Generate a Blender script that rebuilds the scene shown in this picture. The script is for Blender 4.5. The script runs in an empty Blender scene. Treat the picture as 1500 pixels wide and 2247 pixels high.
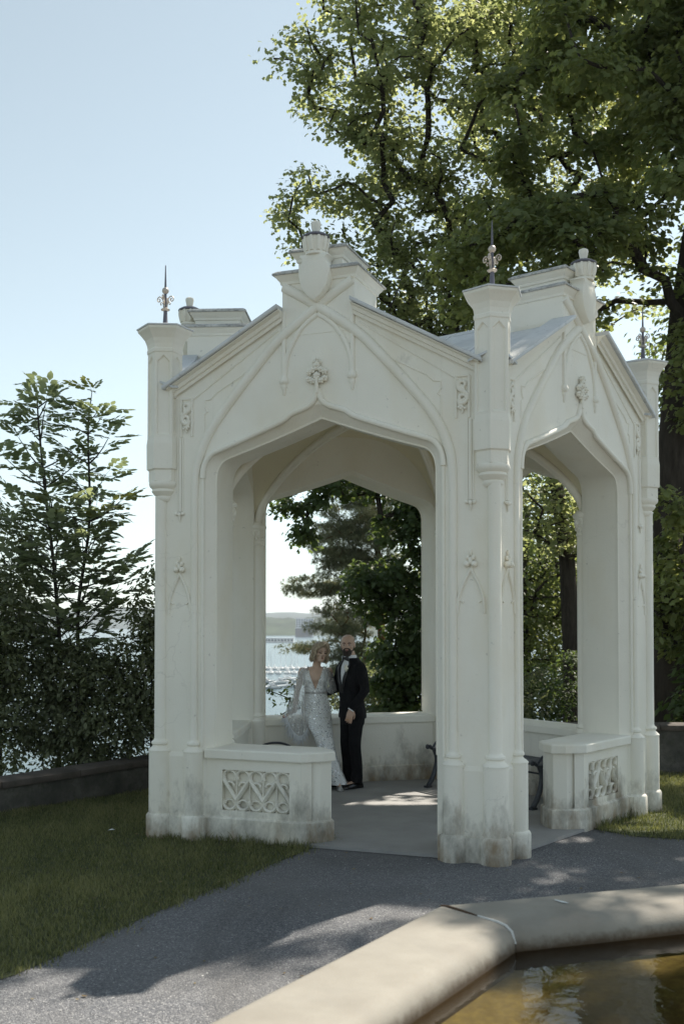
import bpy, bmesh, math, random
import numpy as np
from mathutils import Vector, Matrix
from mathutils import noise as mnoise
R_ = math.radians
random.seed(7)
rng = np.random.default_rng(7)
S = bpy.context.scene
COL = S.collection

# ------------------------------------------------------------------ camera
cam = bpy.data.objects.new("camera", bpy.data.cameras.new("camera"))
COL.objects.link(cam)
cam.location = (0, 0, 1.85)
cam.rotation_euler = (R_(90 + 1.461), 0, 0)
cd = cam.data
cd.sensor_fit = 'VERTICAL'
cd.sensor_height = 36.0
cd.lens = 2311.25 / 2247 * 36
cd.shift_y = 183.5 / 2247
cd.clip_start = 0.1
cd.clip_end = 30000
cd.dof.use_dof = True
cd.dof.focus_distance = 10.6
cd.dof.aperture_fstop = 2.8
S.camera = cam

# ------------------------------------------------------------------ sky, sun, exposure
SUN_AZ = math.atan2(0.528, 0.607)      # from +Y towards +X
SUN_EL = R_(51.2)
W = bpy.data.worlds.new("World")
S.world = W
W.use_nodes = True
wn = W.node_tree
bg = wn.nodes["Background"]
sky = wn.nodes.new("ShaderNodeTexSky")
sky.sky_type = 'NISHITA'
sky.sun_disc = False
sky.sun_elevation = SUN_EL
sky.sun_rotation = SUN_AZ
sky.altitude = 50
sky.air_density = 1.0
sky.dust_density = 0.3
sky.ozone_density = 1.0
hs = wn.nodes.new("ShaderNodeHueSaturation")
hs.inputs["Saturation"].default_value = 0.40
wn.links.new(sky.outputs[0], hs.inputs["Color"])
tint = wn.nodes.new("ShaderNodeMix")
tint.data_type = 'RGBA'
tint.blend_type = 'MULTIPLY'
tint.inputs[0].default_value = 1.0
tint.inputs[7].default_value = (0.90, 1.0, 0.975, 1)      # white balance of the day
wn.links.new(hs.outputs[0], tint.inputs[6])
wn.links.new(tint.outputs[2], bg.inputs["Color"])
bg.inputs["Strength"].default_value = 0.080
sl = bpy.data.lights.new("sun", 'SUN')
sl.energy = 4.2
sl.angle = R_(0.53)
sl.color = (1.0, 0.93, 0.82)
sun = bpy.data.objects.new("sun", sl)
COL.objects.link(sun)
sdir = Vector((math.sin(SUN_AZ) * math.cos(SUN_EL), math.cos(SUN_AZ) * math.cos(SUN_EL), math.sin(SUN_EL)))
sun.rotation_euler = sdir.to_track_quat('Z', 'Y').to_euler()
sun.location = sdir * 60
S.view_settings.view_transform = 'Standard'
S.view_settings.look = 'None'
S.view_settings.gamma = 1
S.view_settings.use_curve_mapping = False
S.view_settings.exposure = 1.08
S.cycles.max_bounces = 10
S.cycles.transparent_max_bounces = 24
S.cycles.use_denoising = True
S.cycles.sample_clamp_indirect = 8

# ------------------------------------------------------------------ helpers
def link(o, parent=None, loc=None, rz=None):
    COL.objects.link(o)
    if parent is not None:
        o.parent = parent
    if loc is not None:
        o.location = loc
    if rz is not None:
        o.rotation_euler = (0, 0, rz)
    return o

def obj(name, me, mat=None, parent=None, loc=None, rz=None, kind=None, label=None, cat=None, group=None):
    o = bpy.data.objects.new(name, me)
    if mat is not None and me is not None and len(me.materials) == 0:
        me.materials.append(mat)
    link(o, parent, loc, rz)
    return tag(o, label, cat, group, kind)

def tag(o, label=None, cat=None, group=None, kind=None):
    if label: o["label"] = label
    if cat: o["category"] = cat
    if group: o["group"] = group
    if kind: o["kind"] = kind
    return o

def empty(name, loc=(0, 0, 0), rz=0, label=None, cat=None, group=None):
    o = bpy.data.objects.new(name, None)
    o.empty_display_size = 0.2
    link(o, None, loc, rz)
    return tag(o, label, cat, group)

def copy_tree(o, parent=None):
    c = o.copy()
    COL.objects.link(c)
    if parent is not None:
        c.parent = parent
    for ch in o.children:
        copy_tree(ch, c)
    return c

def catmull(pts, n=6):
    P = [Vector(p) for p in pts]
    out = []
    for i in range(len(P) - 1):
        p0 = P[i - 1] if i else P[0] * 2 - P[1]
        p1, p2 = P[i], P[i + 1]
        p3 = P[i + 2] if i + 2 < len(P) else p2 * 2 - p1
        for k in range(n):
            t = k / n
            out.append(0.5 * (2 * p1 + (p2 - p0) * t + (2 * p0 - 5 * p1 + 4 * p2 - p3) * t * t + (3 * p1 - p0 - 3 * p2 + p3) * t ** 3))
    out.append(P[-1])
    return out

class MB:
    def __init__(s):
        s.v, s.f = [], []
    def add(s, vs, fs):
        b = len(s.v)
        s.v += [tuple(v) for v in vs]
        s.f += [tuple(b + i for i in f) for f in fs]
        return s
    def box(s, x0, x1, y0, y1, z0, z1):
        return s.prism([(x0, y0), (x1, y0), (x1, y1), (x0, y1)], z0, z1)
    def prism(s, poly, z0, z1, top=None):
        n = len(poly)
        top = top or poly
        vs = [(x, y, z0) for x, y in poly] + [(x, y, z1) for x, y in top]
        fs = [tuple(range(n))[::-1], tuple(range(n, 2 * n))]
        fs += [(i, (i + 1) % n, n + (i + 1) % n, n + i) for i in range(n)]
        return s.add(vs, fs)
    def wall(s, poly, y0, y1):
        """polygon in (x, z), counter-clockwise seen from -y, extruded from y0 (front) to y1 (back)"""
        n = len(poly)
        vs = [(x, y0, z) for x, z in poly] + [(x, y1, z) for x, z in poly]
        fs = [tuple(range(n)), tuple(range(n, 2 * n))[::-1]]
        fs += [(i, n + i, n + (i + 1) % n, (i + 1) % n) for i in range(n)]
        return s.add(vs, fs)
    def lathe(s, prof, n=16, c=(0, 0), ph=0.0, a0=0, a1=2 * math.pi):
        full = abs(a1 - a0 - 2 * math.pi) < 1e-6
        m = n if full else n + 1
        vs = []
        for r, z in prof:
            for k in range(m):
                a = ph + a0 + (a1 - a0) * k / n
                vs.append((c[0] + r * math.cos(a), c[1] + r * math.sin(a), z))
        fs = []
        for j in range(len(prof) - 1):
            for k in range(n):
                k2 = (k + 1) % m
                fs.append((j * m + k, j * m + k2, (j + 1) * m + k2, (j + 1) * m + k))
        fs.append(tuple(range(m))[::-1])
        fs.append(tuple(range((len(prof) - 1) * m, len(prof) * m)))
        return s.add(vs, fs)
    def tube(s, pts, r, n=6, flat=1.0, up=None):
        P = [Vector(p) for p in pts]
        N = len(P)
        rs = r if hasattr(r, '__len__') else [r] * N
        vs = []
        pu = None
        for i, p in enumerate(P):
            t = (P[min(i + 1, N - 1)] - P[max(i - 1, 0)])
            if t.length < 1e-9:
                t = Vector((0, 0, 1))
            t.normalize()
            if up is not None:
                a = Vector(up) - t * t.dot(Vector(up))
            elif pu is None:
                a = Vector((0, 0, 1)) if abs(t.z) < 0.9 else Vector((1, 0, 0))
                a = a - t * t.dot(a)
            else:
                a = pu - t * t.dot(pu)
            if a.length < 1e-6:
                a = t.orthogonal()
            a.normalize()
            pu = a
            b = t.cross(a)
            for k in range(n):
                an = 2 * math.pi * k / n
                vs.append(p + a * (math.cos(an) * rs[i] * flat) + b * (math.sin(an) * rs[i]))
        fs = []
        for i in range(N - 1):
            for k in range(n):
                fs.append((i * n + k, i * n + (k + 1) % n, (i + 1) * n + (k + 1) % n, (i + 1) * n + k))
        fs.append(tuple(range(n))[::-1])
        fs.append(tuple(range((N - 1) * n, N * n)))
        return s.add(vs, fs)
    def sphere(s, c, r, nu=12, nv=8):
        rx, ry, rz = r if hasattr(r, '__len__') else (r, r, r)
        vs = [(c[0], c[1], c[2] - rz)]
        for j in range(1, nv):
            t = -math.pi / 2 + math.pi * j / nv
            for k in range(nu):
                a = 2 * math.pi * k / nu
                vs.append((c[0] + rx * math.cos(t) * math.cos(a), c[1] + ry * math.cos(t) * math.sin(a), c[2] + rz * math.sin(t)))
        vs.append((c[0], c[1], c[2] + rz))
        fs = [(0, 1 + (k + 1) % nu, 1 + k) for k in range(nu)]
        for j in range(nv - 2):
            b = 1 + j * nu
            fs += [(b + k, b + (k + 1) % nu, b + nu + (k + 1) % nu, b + nu + k) for k in range(nu)]
        b = 1 + (nv - 2) * nu
        fs += [(b + k, b + (k + 1) % nu, len(vs) - 1) for k in range(nu)]
        return s.add(vs, fs)
    def loft(s, rings, caps=True):
        n = len(rings[0])
        vs = [p for r in rings for p in r]
        fs = []
        for j in range(len(rings) - 1):
            fs += [(j * n + k, j * n + (k + 1) % n, (j + 1) * n + (k + 1) % n, (j + 1) * n + k) for k in range(n)]
        if caps:
            fs.append(tuple(range(n))[::-1])
            fs.append(tuple(range((len(rings) - 1) * n, len(rings) * n)))
        return s.add(vs, fs)
    def mesh(s, name, smooth=None, bevel=0, seg=2, angle=35, mat=None):
        me = bpy.data.meshes.new(name)
        me.from_pydata(s.v, [], s.f)
        me.update()
        if bevel:
            bm = bmesh.new()
            bm.from_mesh(me)
            bmesh.ops.recalc_face_normals(bm, faces=bm.faces)
            es = [e for e in bm.edges if len(e.link_faces) == 2 and e.calc_face_angle(0) > R_(30)]
            bmesh.ops.bevel(bm, geom=es, offset=bevel, segments=seg, profile=0.5, affect='EDGES', clamp_overlap=True)
            bm.to_mesh(me)
            bm.free()
        if smooth is not None or bevel:
            for p in me.polygons:
                p.use_smooth = True
            me.set_sharp_from_angle(angle=R_(smooth if smooth else angle))
        if mat:
            me.materials.append(mat)
        return me

def fix_normals(me):
    bm = bmesh.new()
    bm.from_mesh(me)
    bmesh.ops.recalc_face_normals(bm, faces=bm.faces)
    bm.to_mesh(me)
    bm.free()
    return me

def np_mesh(name, V, F, rnd=None, smooth=False):
    """V (n,3) float, F (m,k) int with k constant"""
    me = bpy.data.meshes.new(name)
    V = np.ascontiguousarray(V, dtype=np.float32)
    F = np.ascontiguousarray(F, dtype=np.int32)
    me.vertices.add(len(V))
    me.vertices.foreach_set("co", V.ravel())
    k = F.shape[1]
    me.loops.add(F.size)
    me.loops.foreach_set("vertex_index", F.ravel())
    me.polygons.add(len(F))
    me.polygons.foreach_set("loop_start", np.arange(0, F.size, k, dtype=np.int32))
    if smooth:
        me.polygons.foreach_set("use_smooth", np.ones(len(F), dtype=bool))
    me.update(calc_edges=True)
    if rnd is not None:
        a = me.attributes.new("rnd", 'FLOAT', 'FACE')
        a.data.foreach_set("value", np.ascontiguousarray(rnd, dtype=np.float32))
    return me

# ------------------------------------------------------------------ materials
class NT:
    def __init__(s, name):
        s.m = bpy.data.materials.new(name)
        s.m.use_nodes = True
        s.t = s.m.node_tree
        s.p = s.t.nodes["Principled BSDF"]
        s.out = s.t.nodes["Material Output"]
        s.geo = s.t.nodes.new("ShaderNodeNewGeometry")
    def n(s, typ, **kw):
        nd = s.t.nodes.new(typ)
        for k, v in kw.items():
            setattr(nd, k, v)
        return nd
    def l(s, a, b):
        s.t.links.new(a, b)
    def noise(s, scale, detail=4, rough=0.55, vec=None, stretch=None, dist=0):
        nd = s.n("ShaderNodeTexNoise")
        nd.inputs["Scale"].default_value = scale
        nd.inputs["Detail"].default_value = detail
        nd.inputs["Roughness"].default_value = rough
        nd.inputs["Distortion"].default_value = dist
        v = vec or s.geo.outputs["Position"]
        if stretch:
            mp = s.n("ShaderNodeMapping")
            mp.inputs["Scale"].default_value = stretch
            s.l(v, mp.inputs["Vector"])
            v = mp.outputs[0]
        s.l(v, nd.inputs["Vector"])
        return nd.outputs["Fac"]
    def ramp(s, fac, stops):
        nd = s.n("ShaderNodeValToRGB")
        e = nd.color_ramp.elements
        while len(e) < len(stops):
            e.new(0.5)
        for i, (p, c) in enumerate(stops):
            e[i].position = p
            e[i].color = (*c, 1) if hasattr(c, '__len__') else (c, c, c, 1)
        s.l(fac, nd.inputs[0])
        return nd.outputs[0]
    def mix(s, fac, a, b, mode='MIX'):
        nd = s.n("ShaderNodeMix", data_type='RGBA', blend_type=mode)
        if hasattr(fac, 'is_linked') or hasattr(fac, 'links'):
            s.l(fac, nd.inputs[0])
        else:
            nd.inputs[0].default_value = fac
        for v, i in ((a, 6), (b, 7)):
            if hasattr(v, 'links'):
                s.l(v, nd.inputs[i])
            else:
                nd.inputs[i].default_value = (*v, 1)
        return nd.outputs[2]
    def math(s, op, a, b=0.0, c=None):
        nd = s.n("ShaderNodeMath", operation=op)
        for i, v in enumerate((a, b) if c is None else (a, b, c)):
            if hasattr(v, 'links'):
                s.l(v, nd.inputs[i])
            else:
                nd.inputs[i].default_value = v
        return nd.outputs[0]
    def bump(s, h, strength=0.3, dist=0.01):
        nd = s.n("ShaderNodeBump")
        nd.inputs["Strength"].default_value = strength
        nd.inputs["Distance"].default_value = dist
        s.l(h, nd.inputs["Height"])
        s.l(nd.outputs[0], s.p.inputs["Normal"])
        return nd.outputs[0]
    def col(s, c):
        if hasattr(c, 'links'):
            s.l(c, s.p.inputs["Base Color"])
        else:
            s.p.inputs["Base Color"].default_value = (*c, 1)
    def set(s, **kw):
        for k, v in kw.items():
            s.p.inputs[k.replace('_', ' ')].default_value = v
        return s

def simple(name, c, rough=0.6, metal=0.0, var=0.12, scale=12, bump=0.0, spec=0.5):
    t = NT(name)
    n = t.noise(scale)
    t.col(t.ramp(n, [(0.3, tuple(x * (1 - var) for x in c)), (0.7, tuple(min(1, x * (1 + var)) for x in c))]))
    t.set(Roughness=rough, Metallic=metal)
    t.p.inputs["Specular IOR Level"].default_value = spec
    if bump:
        t.bump(t.noise(scale * 6), bump, 0.01)
    return t.m

def plaster(name, base, dirt=1.0):
    t = NT(name)
    big = t.noise(1.3, 5)
    c = t.ramp(big, [(0.3, tuple(x * 0.93 for x in base)), (0.7, base)])
    # cream yellowing of the old paint in places
    c = t.mix(t.ramp(t.noise(2.1, 4, vec=None, stretch=(1, 1, 0.5)), [(0.52, 0), (0.75, 0.28)]), c, (0.72, 0.62, 0.43))
    # narrow vertical run marks
    st = t.noise(1.0, 5, 0.6, stretch=(13, 13, 0.7))
    c = t.mix(t.ramp(st, [(0.60, 0), (0.85, 0.15 * dirt)]), c, (0.36, 0.33, 0.27))
    # dirt patches low down (splash and rust), broken up by noise
    sx = t.n("ShaderNodeSeparateXYZ")
    t.l(t.geo.outputs["Position"], sx.inputs[0])
    z = sx.outputs[2]
    low = t.math('SUBTRACT', 1.0, t.math('DIVIDE', z, 0.75))
    low = t.math('MAXIMUM', low, 0.0)
    ptch = t.noise(3.3, 7, 0.68, stretch=(1, 1, 0.55))
    k = t.math('ADD', t.math('MULTIPLY', low, 0.36), t.math('MULTIPLY', ptch, 0.95))
    c = t.mix(t.ramp(k, [(0.65, 0), (0.92, 0.8 * dirt)]), c, (0.115, 0.10, 0.075))
    r2 = t.noise(5.0, 6, 0.7, stretch=(1, 1, 0.4))
    k2 = t.math('ADD', t.math('MULTIPLY', low, 0.30), t.math('MULTIPLY', r2, 0.9))
    c = t.mix(t.ramp(k2, [(0.66, 0), (0.86, 0.65 * dirt)]), c, (0.27, 0.17, 0.075))
    # hairline cracks, only here and there
    vc = t.n("ShaderNodeTexVoronoi"); vc.feature = 'DISTANCE_TO_EDGE'; vc.inputs["Scale"].default_value = 1.7
    wv = t.n("ShaderNodeVectorMath", operation='ADD'); t.l(t.geo.outputs["Position"], wv.inputs[0])
    nz = t.n("ShaderNodeTexNoise"); nz.inputs["Scale"].default_value = 3.0; nz.inputs["Detail"].default_value = 6; t.l(t.geo.outputs["Position"], nz.inputs["Vector"])
    sc_ = t.n("ShaderNodeVectorMath", operation='SCALE'); t.l(nz.outputs["Color"], sc_.inputs[0]); sc_.inputs[3].default_value = 0.5
    t.l(sc_.outputs[0], wv.inputs[1]); t.l(wv.outputs[0], vc.inputs["Vector"])
    line = t.ramp(vc.outputs["Distance"], [(0.0, 1), (0.010, 0)])
    c = t.mix(t.math('MULTIPLY', line, t.ramp(t.noise(0.9, 3), [(0.55, 0), (0.70, 0.22 * dirt)])), c, (0.30, 0.28, 0.24))
    # small chips
    ch = t.noise(24, 3, 0.5)
    c = t.mix(t.ramp(ch, [(0.70, 0), (0.75, 0.35)]), c, (0.34, 0.32, 0.28))
    t.col(c)
    t.set(Roughness=0.75)
    t.p.inputs["Specular IOR Level"].default_value = 0.3
    t.bump(t.math('ADD', t.noise(60, 4), t.math('MULTIPLY', t.noise(6, 4), 1.6)), 0.35, 0.006)
    return t.m

M = {}
M['white'] = plaster("white_paint", (0.885, 0.85, 0.755))
M['cap'] = plaster("white_cap_stone", (0.87, 0.84, 0.75), 0.8)
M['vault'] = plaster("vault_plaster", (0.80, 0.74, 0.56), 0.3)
t = NT("lead_roof")
c = t.ramp(t.noise(3, 6, 0.6), [(0.3, (0.50, 0.515, 0.525)), (0.7, (0.68, 0.69, 0.69))])
c = t.mix(t.ramp(t.noise(18, 5, 0.7), [(0.58, 0), (0.72, 0.5)]), c, (0.16, 0.16, 0.15))
t.col(c); t.set(Roughness=0.5, Metallic=0.0); t.bump(t.noise(9, 3), 0.2, 0.01)
M['roof'] = t.m
t = NT("weathered_cap_top")
c = t.ramp(t.noise(7, 6, 0.65), [(0.3, (0.30, 0.30, 0.29)), (0.65, (0.58, 0.57, 0.54))])
c = t.mix(t.ramp(t.noise(40, 5, 0.7), [(0.5, 0), (0.62, 0.65)]), c, (0.12, 0.115, 0.10))
t.col(c); t.set(Roughness=0.8); t.bump(t.noise(40), 0.3, 0.005)
M['captop'] = t.m
M['iron'] = simple("spire_metal", (0.13, 0.125, 0.15), 0.45, 0.3)
M['gilt'] = simple("pale_gilt", (0.55, 0.48, 0.41), 0.45, 0.4, 0.15, 30)
M['bench'] = simple("bench_dark_paint", (0.045, 0.05, 0.058), 0.45, 0.0, 0.25, 20, 0.1)
M['benchwood'] = simple("bench_grey_slats", (0.11, 0.115, 0.125), 0.6, 0.0, 0.25, 14, 0.15)
# ------------------------------------------------------------------ pavilion
PCX, PCY, PTH, PR = 0.5207, 10.546, -1.3051, 2.5051
AP = PR * math.cos(R_(36))          # apothem of the outer wall planes
HL = PR * math.sin(R_(36))          # half a side
TH = 0.48                           # wall thickness
FL = 0.03                           # floor level

pav = empty("garden_pavilion", (PCX, PCY, 0), 0,
            "white five-sided gothic garden pavilion with pointed arches, gables, crowns and corner turrets", "pavilion")
face_rot = lambda i: PTH + R_(36 + 72 * i) + math.pi / 2
vert_rot = lambda i: PTH + R_(72 * i) + math.pi / 2
# i: 0 = entrance corner to right corner, 1, 2 back, 3 left, 4 = front left

def arch(hw, zs, zc, za, dx, n=7):
    """half-width, springing, end of curve, apex, curve run: left jamb top to right jamb top"""
    sl = (za - zc) / (hw - dx)
    p0, p1, p2 = (-hw, zs), (-hw, zc - sl * dx), (-hw + dx, zc)
    L = []
    for k in range(n + 1):
        q = k / n
        L.append(((1 - q) ** 2 * p0[0] + 2 * q * (1 - q) * p1[0] + q * q * p2[0],
                  (1 - q) ** 2 * p0[1] + 2 * q * (1 - q) * p1[1] + q * q * p2[1]))
    for k in range(1, 6):
        q = k / 6
        x = p2[0] * (1 - q)
        L.append((x, zc + (za - zc) * q - 0.010 * math.sin(q * math.pi)))
    return L + [(0, za)] + [(-x, z) for x, z in L[::-1]]

A_out = arch(1.065, 3.08, 3.305, 3.655, 0.125)
A_in = arch(0.985, 3.06, 3.265, 3.555, 0.115)
A_bak = arch(1.02, 3.06, 3.28, 3.60, 0.12)
Z0 = 0.0
def opening(A):
    return [(A[0][0], Z0)] + A + [(A[-1][0], Z0)]

# --- gable wall, one thick slab with the arch cut through
ZE, ZB, BH = 3.86, 4.43, 0.32       # eaves, rake meets box, box half-width
outer = [(HL, Z0), (HL, ZE), (HL - 0.11, ZE), (BH, ZB), (BH, 4.47), (-BH, 4.47), (-BH, ZB), (-HL + 0.11, ZE), (-HL, ZE), (-HL, Z0)]
def slab_mesh():
    mb = MB()
    o0, oi, ob = opening(A_out), opening(A_in), opening(A_bak)
    m, k = len(outer), len(o0)
    lay = [(o0, 0.0), (oi, 0.09), (oi, TH - 0.07), (ob, TH)]
    vs = [(x, -AP, z) for x, z in outer] + [(x, -AP + TH, z) for x, z in outer]
    fs = [(i, m + i, m + (i + 1) % m, (i + 1) % m) for i in range(m - 1)]
    base = 2 * m
    for pts, d in lay:
        vs += [(x, -AP + d, z) for x, z in pts]
    for j in range(3):
        for i in range(k - 1):
            a = base + j * k + i
            fs.append((a, a + 1, a + k + 1, a + k))
    fs.append(tuple(range(m)) + tuple(base + i for i in range(k)))
    b3 = base + 3 * k
    fs.append(tuple(m + i for i in range(m))[::-1] + tuple(b3 + i for i in range(k))[::-1])
    mb.add(vs, fs)
    me = mb.mesh("gable_wall")
    fix_normals(me)
    for p in me.polygons: p.use_smooth = True
    me.set_sharp_from_angle(angle=R_(28))
    return me
ME_wall = slab_mesh()

FR = -AP   # y of the wall front
def T(pts, r, n=8, w=0.0, flat=1.0, mb=None):
    mb = mb or MB()
    return mb.tube([(x, FR - w, z) for x, z in pts], r, n, flat=flat, up=(0, -1, 0))
def mirror(pts):
    return [(-x, z) for x, z in pts]

# hood mould: roll following the arch, sweeping up into an ogee tip
hood = A_out[:len(A_out) // 2 - 1]
ogee = [(-0.24, 3.585), (-0.12, 3.625), (-0.055, 3.66), (-0.022, 3.71), (0, 3.775)]
left = [(x, z + 0.006) for x, z in hood if x < -0.3]
hl_ = [(p[0], p[2]) for p in catmull([(x, 0, z) for x, z in left + ogee], 3)]
mb = MB()
T(hl_, 0.026, 8, 0.004, 1.0, mb)
T(mirror(hl_), 0.026, 8, 0.004, 1.0, mb)
for s in (-1, 1):   # the roll runs on down the jamb as a slender shaft
    T([(s * 1.065, 0.80), (s * 1.065, 3.10)], 0.016, 8, 0.0, 1.0, mb)
ME_hood = mb.mesh("hood_mould", 50)
# inner roll on the splay
mb = MB()
mb.tube([(x, FR + 0.093, z) for x, z in [(A_in[0][0] , 0.8)] + A_in + [(A_in[-1][0], 0.8)]], 0.010, 6, up=(0, -1, 0))
ME_roll = mb.mesh("arch_roll", 50)

# blind tracery: two long ribs rising from the side shafts and crossing above the arch
ribA = [(-1.142, 0.84), (-1.142, 2.2), (-1.140, 3.02), (-1.09, 3.286), (-0.985, 3.50), (-0.83, 3.70), (-0.60, 3.96), (-0.3525, 4.215), (0.0, 4.465), (0.17, 4.575), (0.305, 4.655)]
rA = [(p[0], p[2]) for p in catmull([(x, 0, z) for x, z in ribA], 6)]
mb = MB()
rr = [0.042 if z > 3.3 else 0.034 + 0.008 * max(0, (z - 2.9) / 0.4) for x, z in rA]
mb.tube([(x, FR - 0.004, z) for x, z in rA], rr, 8, flat=0.8, up=(0, -1, 0))
ME_ribL = mb.mesh("tracery_rib", 60)
mb = MB()
mb.tube([(-x, FR - 0.006, z) for x, z in rA], rr, 8, flat=0.8, up=(0, -1, 0))
ME_ribR = mb.mesh("tracery_rib", 60)
# small pointed blind arch with its two posts and pendants
mb = MB()
ba = [(-0.298, 3.90), (-0.290, 4.00), (-0.255, 4.12), (-0.17, 4.265), (-0.085, 4.345), (0, 4.40)]
bA = [(p[0], p[2]) for p in catmull([(x, 0, z) for x, z in ba], 5)]
for s in (-1, 1):
    T([(s * -x, z) for x, z in bA], 0.022, 8, 0.002, 0.9, mb)
    T([(s * 0.305, 3.88), (s * 0.305, 4.45)], 0.020, 8, 0.003, 0.9, mb)
    # pendant corbel
    mb.lathe([(0.006, 3.745), (0.018, 3.765), (0.014, 3.79), (0.027, 3.81), (0.022, 3.835), (0.040, 3.85), (0.040, 3.872), (0.03, 3.90)], 10, (s * 0.303, FR))
ME_blind = mb.mesh("blind_arch", 50)
# thin outline of the recessed spandrel panels
ME_panels = []
for s in (-1, 1):
    mb = MB()
    pl = [(-1.05, 3.46), (-1.05, 3.64), (-1.02, 3.66), (-1.045, 3.70), (-1.045, 3.76), (-0.99, 3.765), (-0.93, 3.82), (-0.72, 3.93), (-0.60, 4.00)]
    T([(s * -x, z) for x, z in pl], 0.009, 5, 0.0, 1.0, mb)
    T([(s * -x, z) for x, z in [(-0.27, 4.47), (-0.27, 4.66)]], 0.006, 5, 0.0, 1.0, mb)
    # raking fascia lines under the coping
    T([(s * -x, z) for x, z in [(-1.25, 3.72), (-0.36, 4.30)]], 0.011, 6, 0.0, 1.0, mb)
    ME_panels.append(mb.mesh("spandrel_moulding", 50))
# leaf cluster on the ogee tip
mb = MB()
mb.tube([(0, FR - 0.02, 3.74), (0, FR - 0.035, 3.90)], [0.02, 0.014], 8)
for (x, z, r, sq) in [(0, 3.975, .035, 1.5), (-.045, 3.935, .032, 1), (.045, 3.935, .032, 1), (-.083, 3.915, .030, 1), (.083, 3.915, .030, 1),
                      (-.085, 3.85, .032, 1), (.085, 3.85, .032, 1), (-.045, 3.83, .030, 1), (.045, 3.83, .030, 1), (0, 3.88, .04, 1), (-.03, 4.01, .014, 1), (.03, 4.01, .014, 1), (0, 4.035, .014, 1.4)]:
    x, z, r = x * .82, 3.90 + (z - 3.90) * .86, r * .80
    for q in range(5):
        an = q * 1.257 + 0.3
        mb.sphere((x + r * .55 * math.cos(an), FR - 0.026, z + r * .55 * sq * math.sin(an)), (r * .52, 0.020, r * .55 * sq), 8, 5)
    mb.sphere((x, FR - 0.046, z), (r * 0.36, 0.012, r * 0.36), 8, 5)
ME_leaf = mb.mesh("leaf_finial", 60)

# raking coping with stepped cornice below
def raking(prof, x0, z0, x1, z1, s):
    """profile of (w, dz) swept along the rake, both ends cut vertically"""
    return MB().loft([[(s * x, FR - w, z + d) for w, d in prof] for (x, z) in ((x0, z0), (x1, z1))])
ME_cornices, ME_copings = [], []
for s in (-1, 1):
    me = raking([(-0.06, 0.0), (0.028, -0.085), (0.035, -0.055), (0.055, -0.05), (0.062, -0.02), (0.10, -0.008), (0.10, 0.0)], BH - 0.005, ZB + 0.02, 1.372, 3.87, s).mesh("gable_cornice")
    ME_cornices.append(fix_normals(me))
    me = raking([(-0.10, 0.002), (0.125, 0.002), (0.13, 0.012), (0.13, 0.034), (-0.10, 0.040)], BH + 0.002, ZB + 0.02, 1.40, 3.856, s).mesh("coping")
    ME_copings.append(fix_normals(me))
ME_piercs = []   # level cornice at the pier heads, turning into the turret
for s in (-1, 1):
    mb = MB()
    x0, x1 = sorted((s * (HL - 0.15), s * (HL - 0.02)))
    mb.box(x0, x1, FR - 0.03, FR + 0.1, 3.80, 3.852)
    mb.box(x0, x1, FR - 0.06, FR + 0.1, 3.853, 3.885)
    ME_piercs.append(mb.mesh("pier_cornice", bevel=0.006))

# crest block: two stacked boxes running back along the ridge, each with a flared cornice
def crest(mb, hw, d0, d1, z0, z1, fl, top=True):
    def ring(e, z):
        return [(-hw - e, FR - d0 - e, z), (hw + e, FR - d0 - e, z), (hw + e, FR + d1 + e, z), (-hw - e, FR + d1 + e, z)]
    mb.loft([ring(0, z0), ring(0, z1 - 0.075), ring(0.012, z1 - 0.07), ring(0.016, z1 - 0.05), ring(0.04, z1 - 0.02), ring(fl - .006, z1 - 0.004), ring(fl, z1)])
def captop(mb, hw, d0, d1, z, e):
    a, b, c = hw + e + 0.012, FR - d0 - e - 0.012, FR + d1 + e + 0.012
    mb.loft([[(-a, b, z), (a, b, z), (a, c, z), (-a, c, z)],
             [(-a, b, z + .014), (a, b, z + .014), (a, c, z + .014), (-a, c, z + .014)],
             [(-a + .03, b + .03, z + .036), (a - .03, b + .03, z + .036), (a - .03, c - .03, z + .036), (-a + .03, c - .03, z + .036)]])
mb = MB(); crest(mb, BH, 0.004, 0.56, 4.24, 4.745, 0.055)
ME_box1 = mb.mesh("crest_block"); fix_normals(ME_box1)
mb = MB(); captop(mb, BH, 0.004, 0.56, 4.746, 0.055); ME_box1t = mb.mesh("cap_slab"); fix_normals(ME_box1t)
mb = MB(); crest(mb, 0.195, -0.05, 0.50, 4.785, 4.935, 0.055)
ME_box2 = mb.mesh("upper_block"); fix_normals(ME_box2)
mb = MB(); captop(mb, 0.195, -0.05, 0.50, 4.936, 0.055); ME_box2t = mb.mesh("cap_slab"); fix_normals(ME_box2t)

# shield hanging in front of the block, with a crown on top
sh = [(0, 4.485), (0.065, 4.535), (0.115, 4.61), (0.136, 4.70), (0.135, 4.76), (0.118, 4.79), (0.104, 4.815), (0.108, 4.84), (0.128, 4.858), (0.12, 4.872)]
shp = sh + [(-x, z) for x, z in sh[::-1][:-1]]
mb = MB()
n = len(shp)
zc_ = 4.72
rings = []
for (f, y) in ((1.0, FR + 0.03), (1.0, FR - 0.085), (0.97, FR - 0.10), (0.90, FR - 0.106)):
    rings.append([(x * f, y, zc_ + (z - zc_) * (1 - (1 - f) * 0.6)) for x, z in shp])
mb.loft(rings)
ME_shield = mb.mesh("shield"); fix_normals(ME_shield)
for p in ME_shield.polygons: p.use_smooth = True
ME_shield.set_sharp_from_angle(angle=R_(40))
mb = MB()
cy = FR - 0.045
CZ = -0.055
mb.lathe([(0.080, 4.921 + CZ), (0.089, 4.925 + CZ), (0.089, 4.945 + CZ), (0.082, 4.95 + CZ)], 20, (0, cy))
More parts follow.
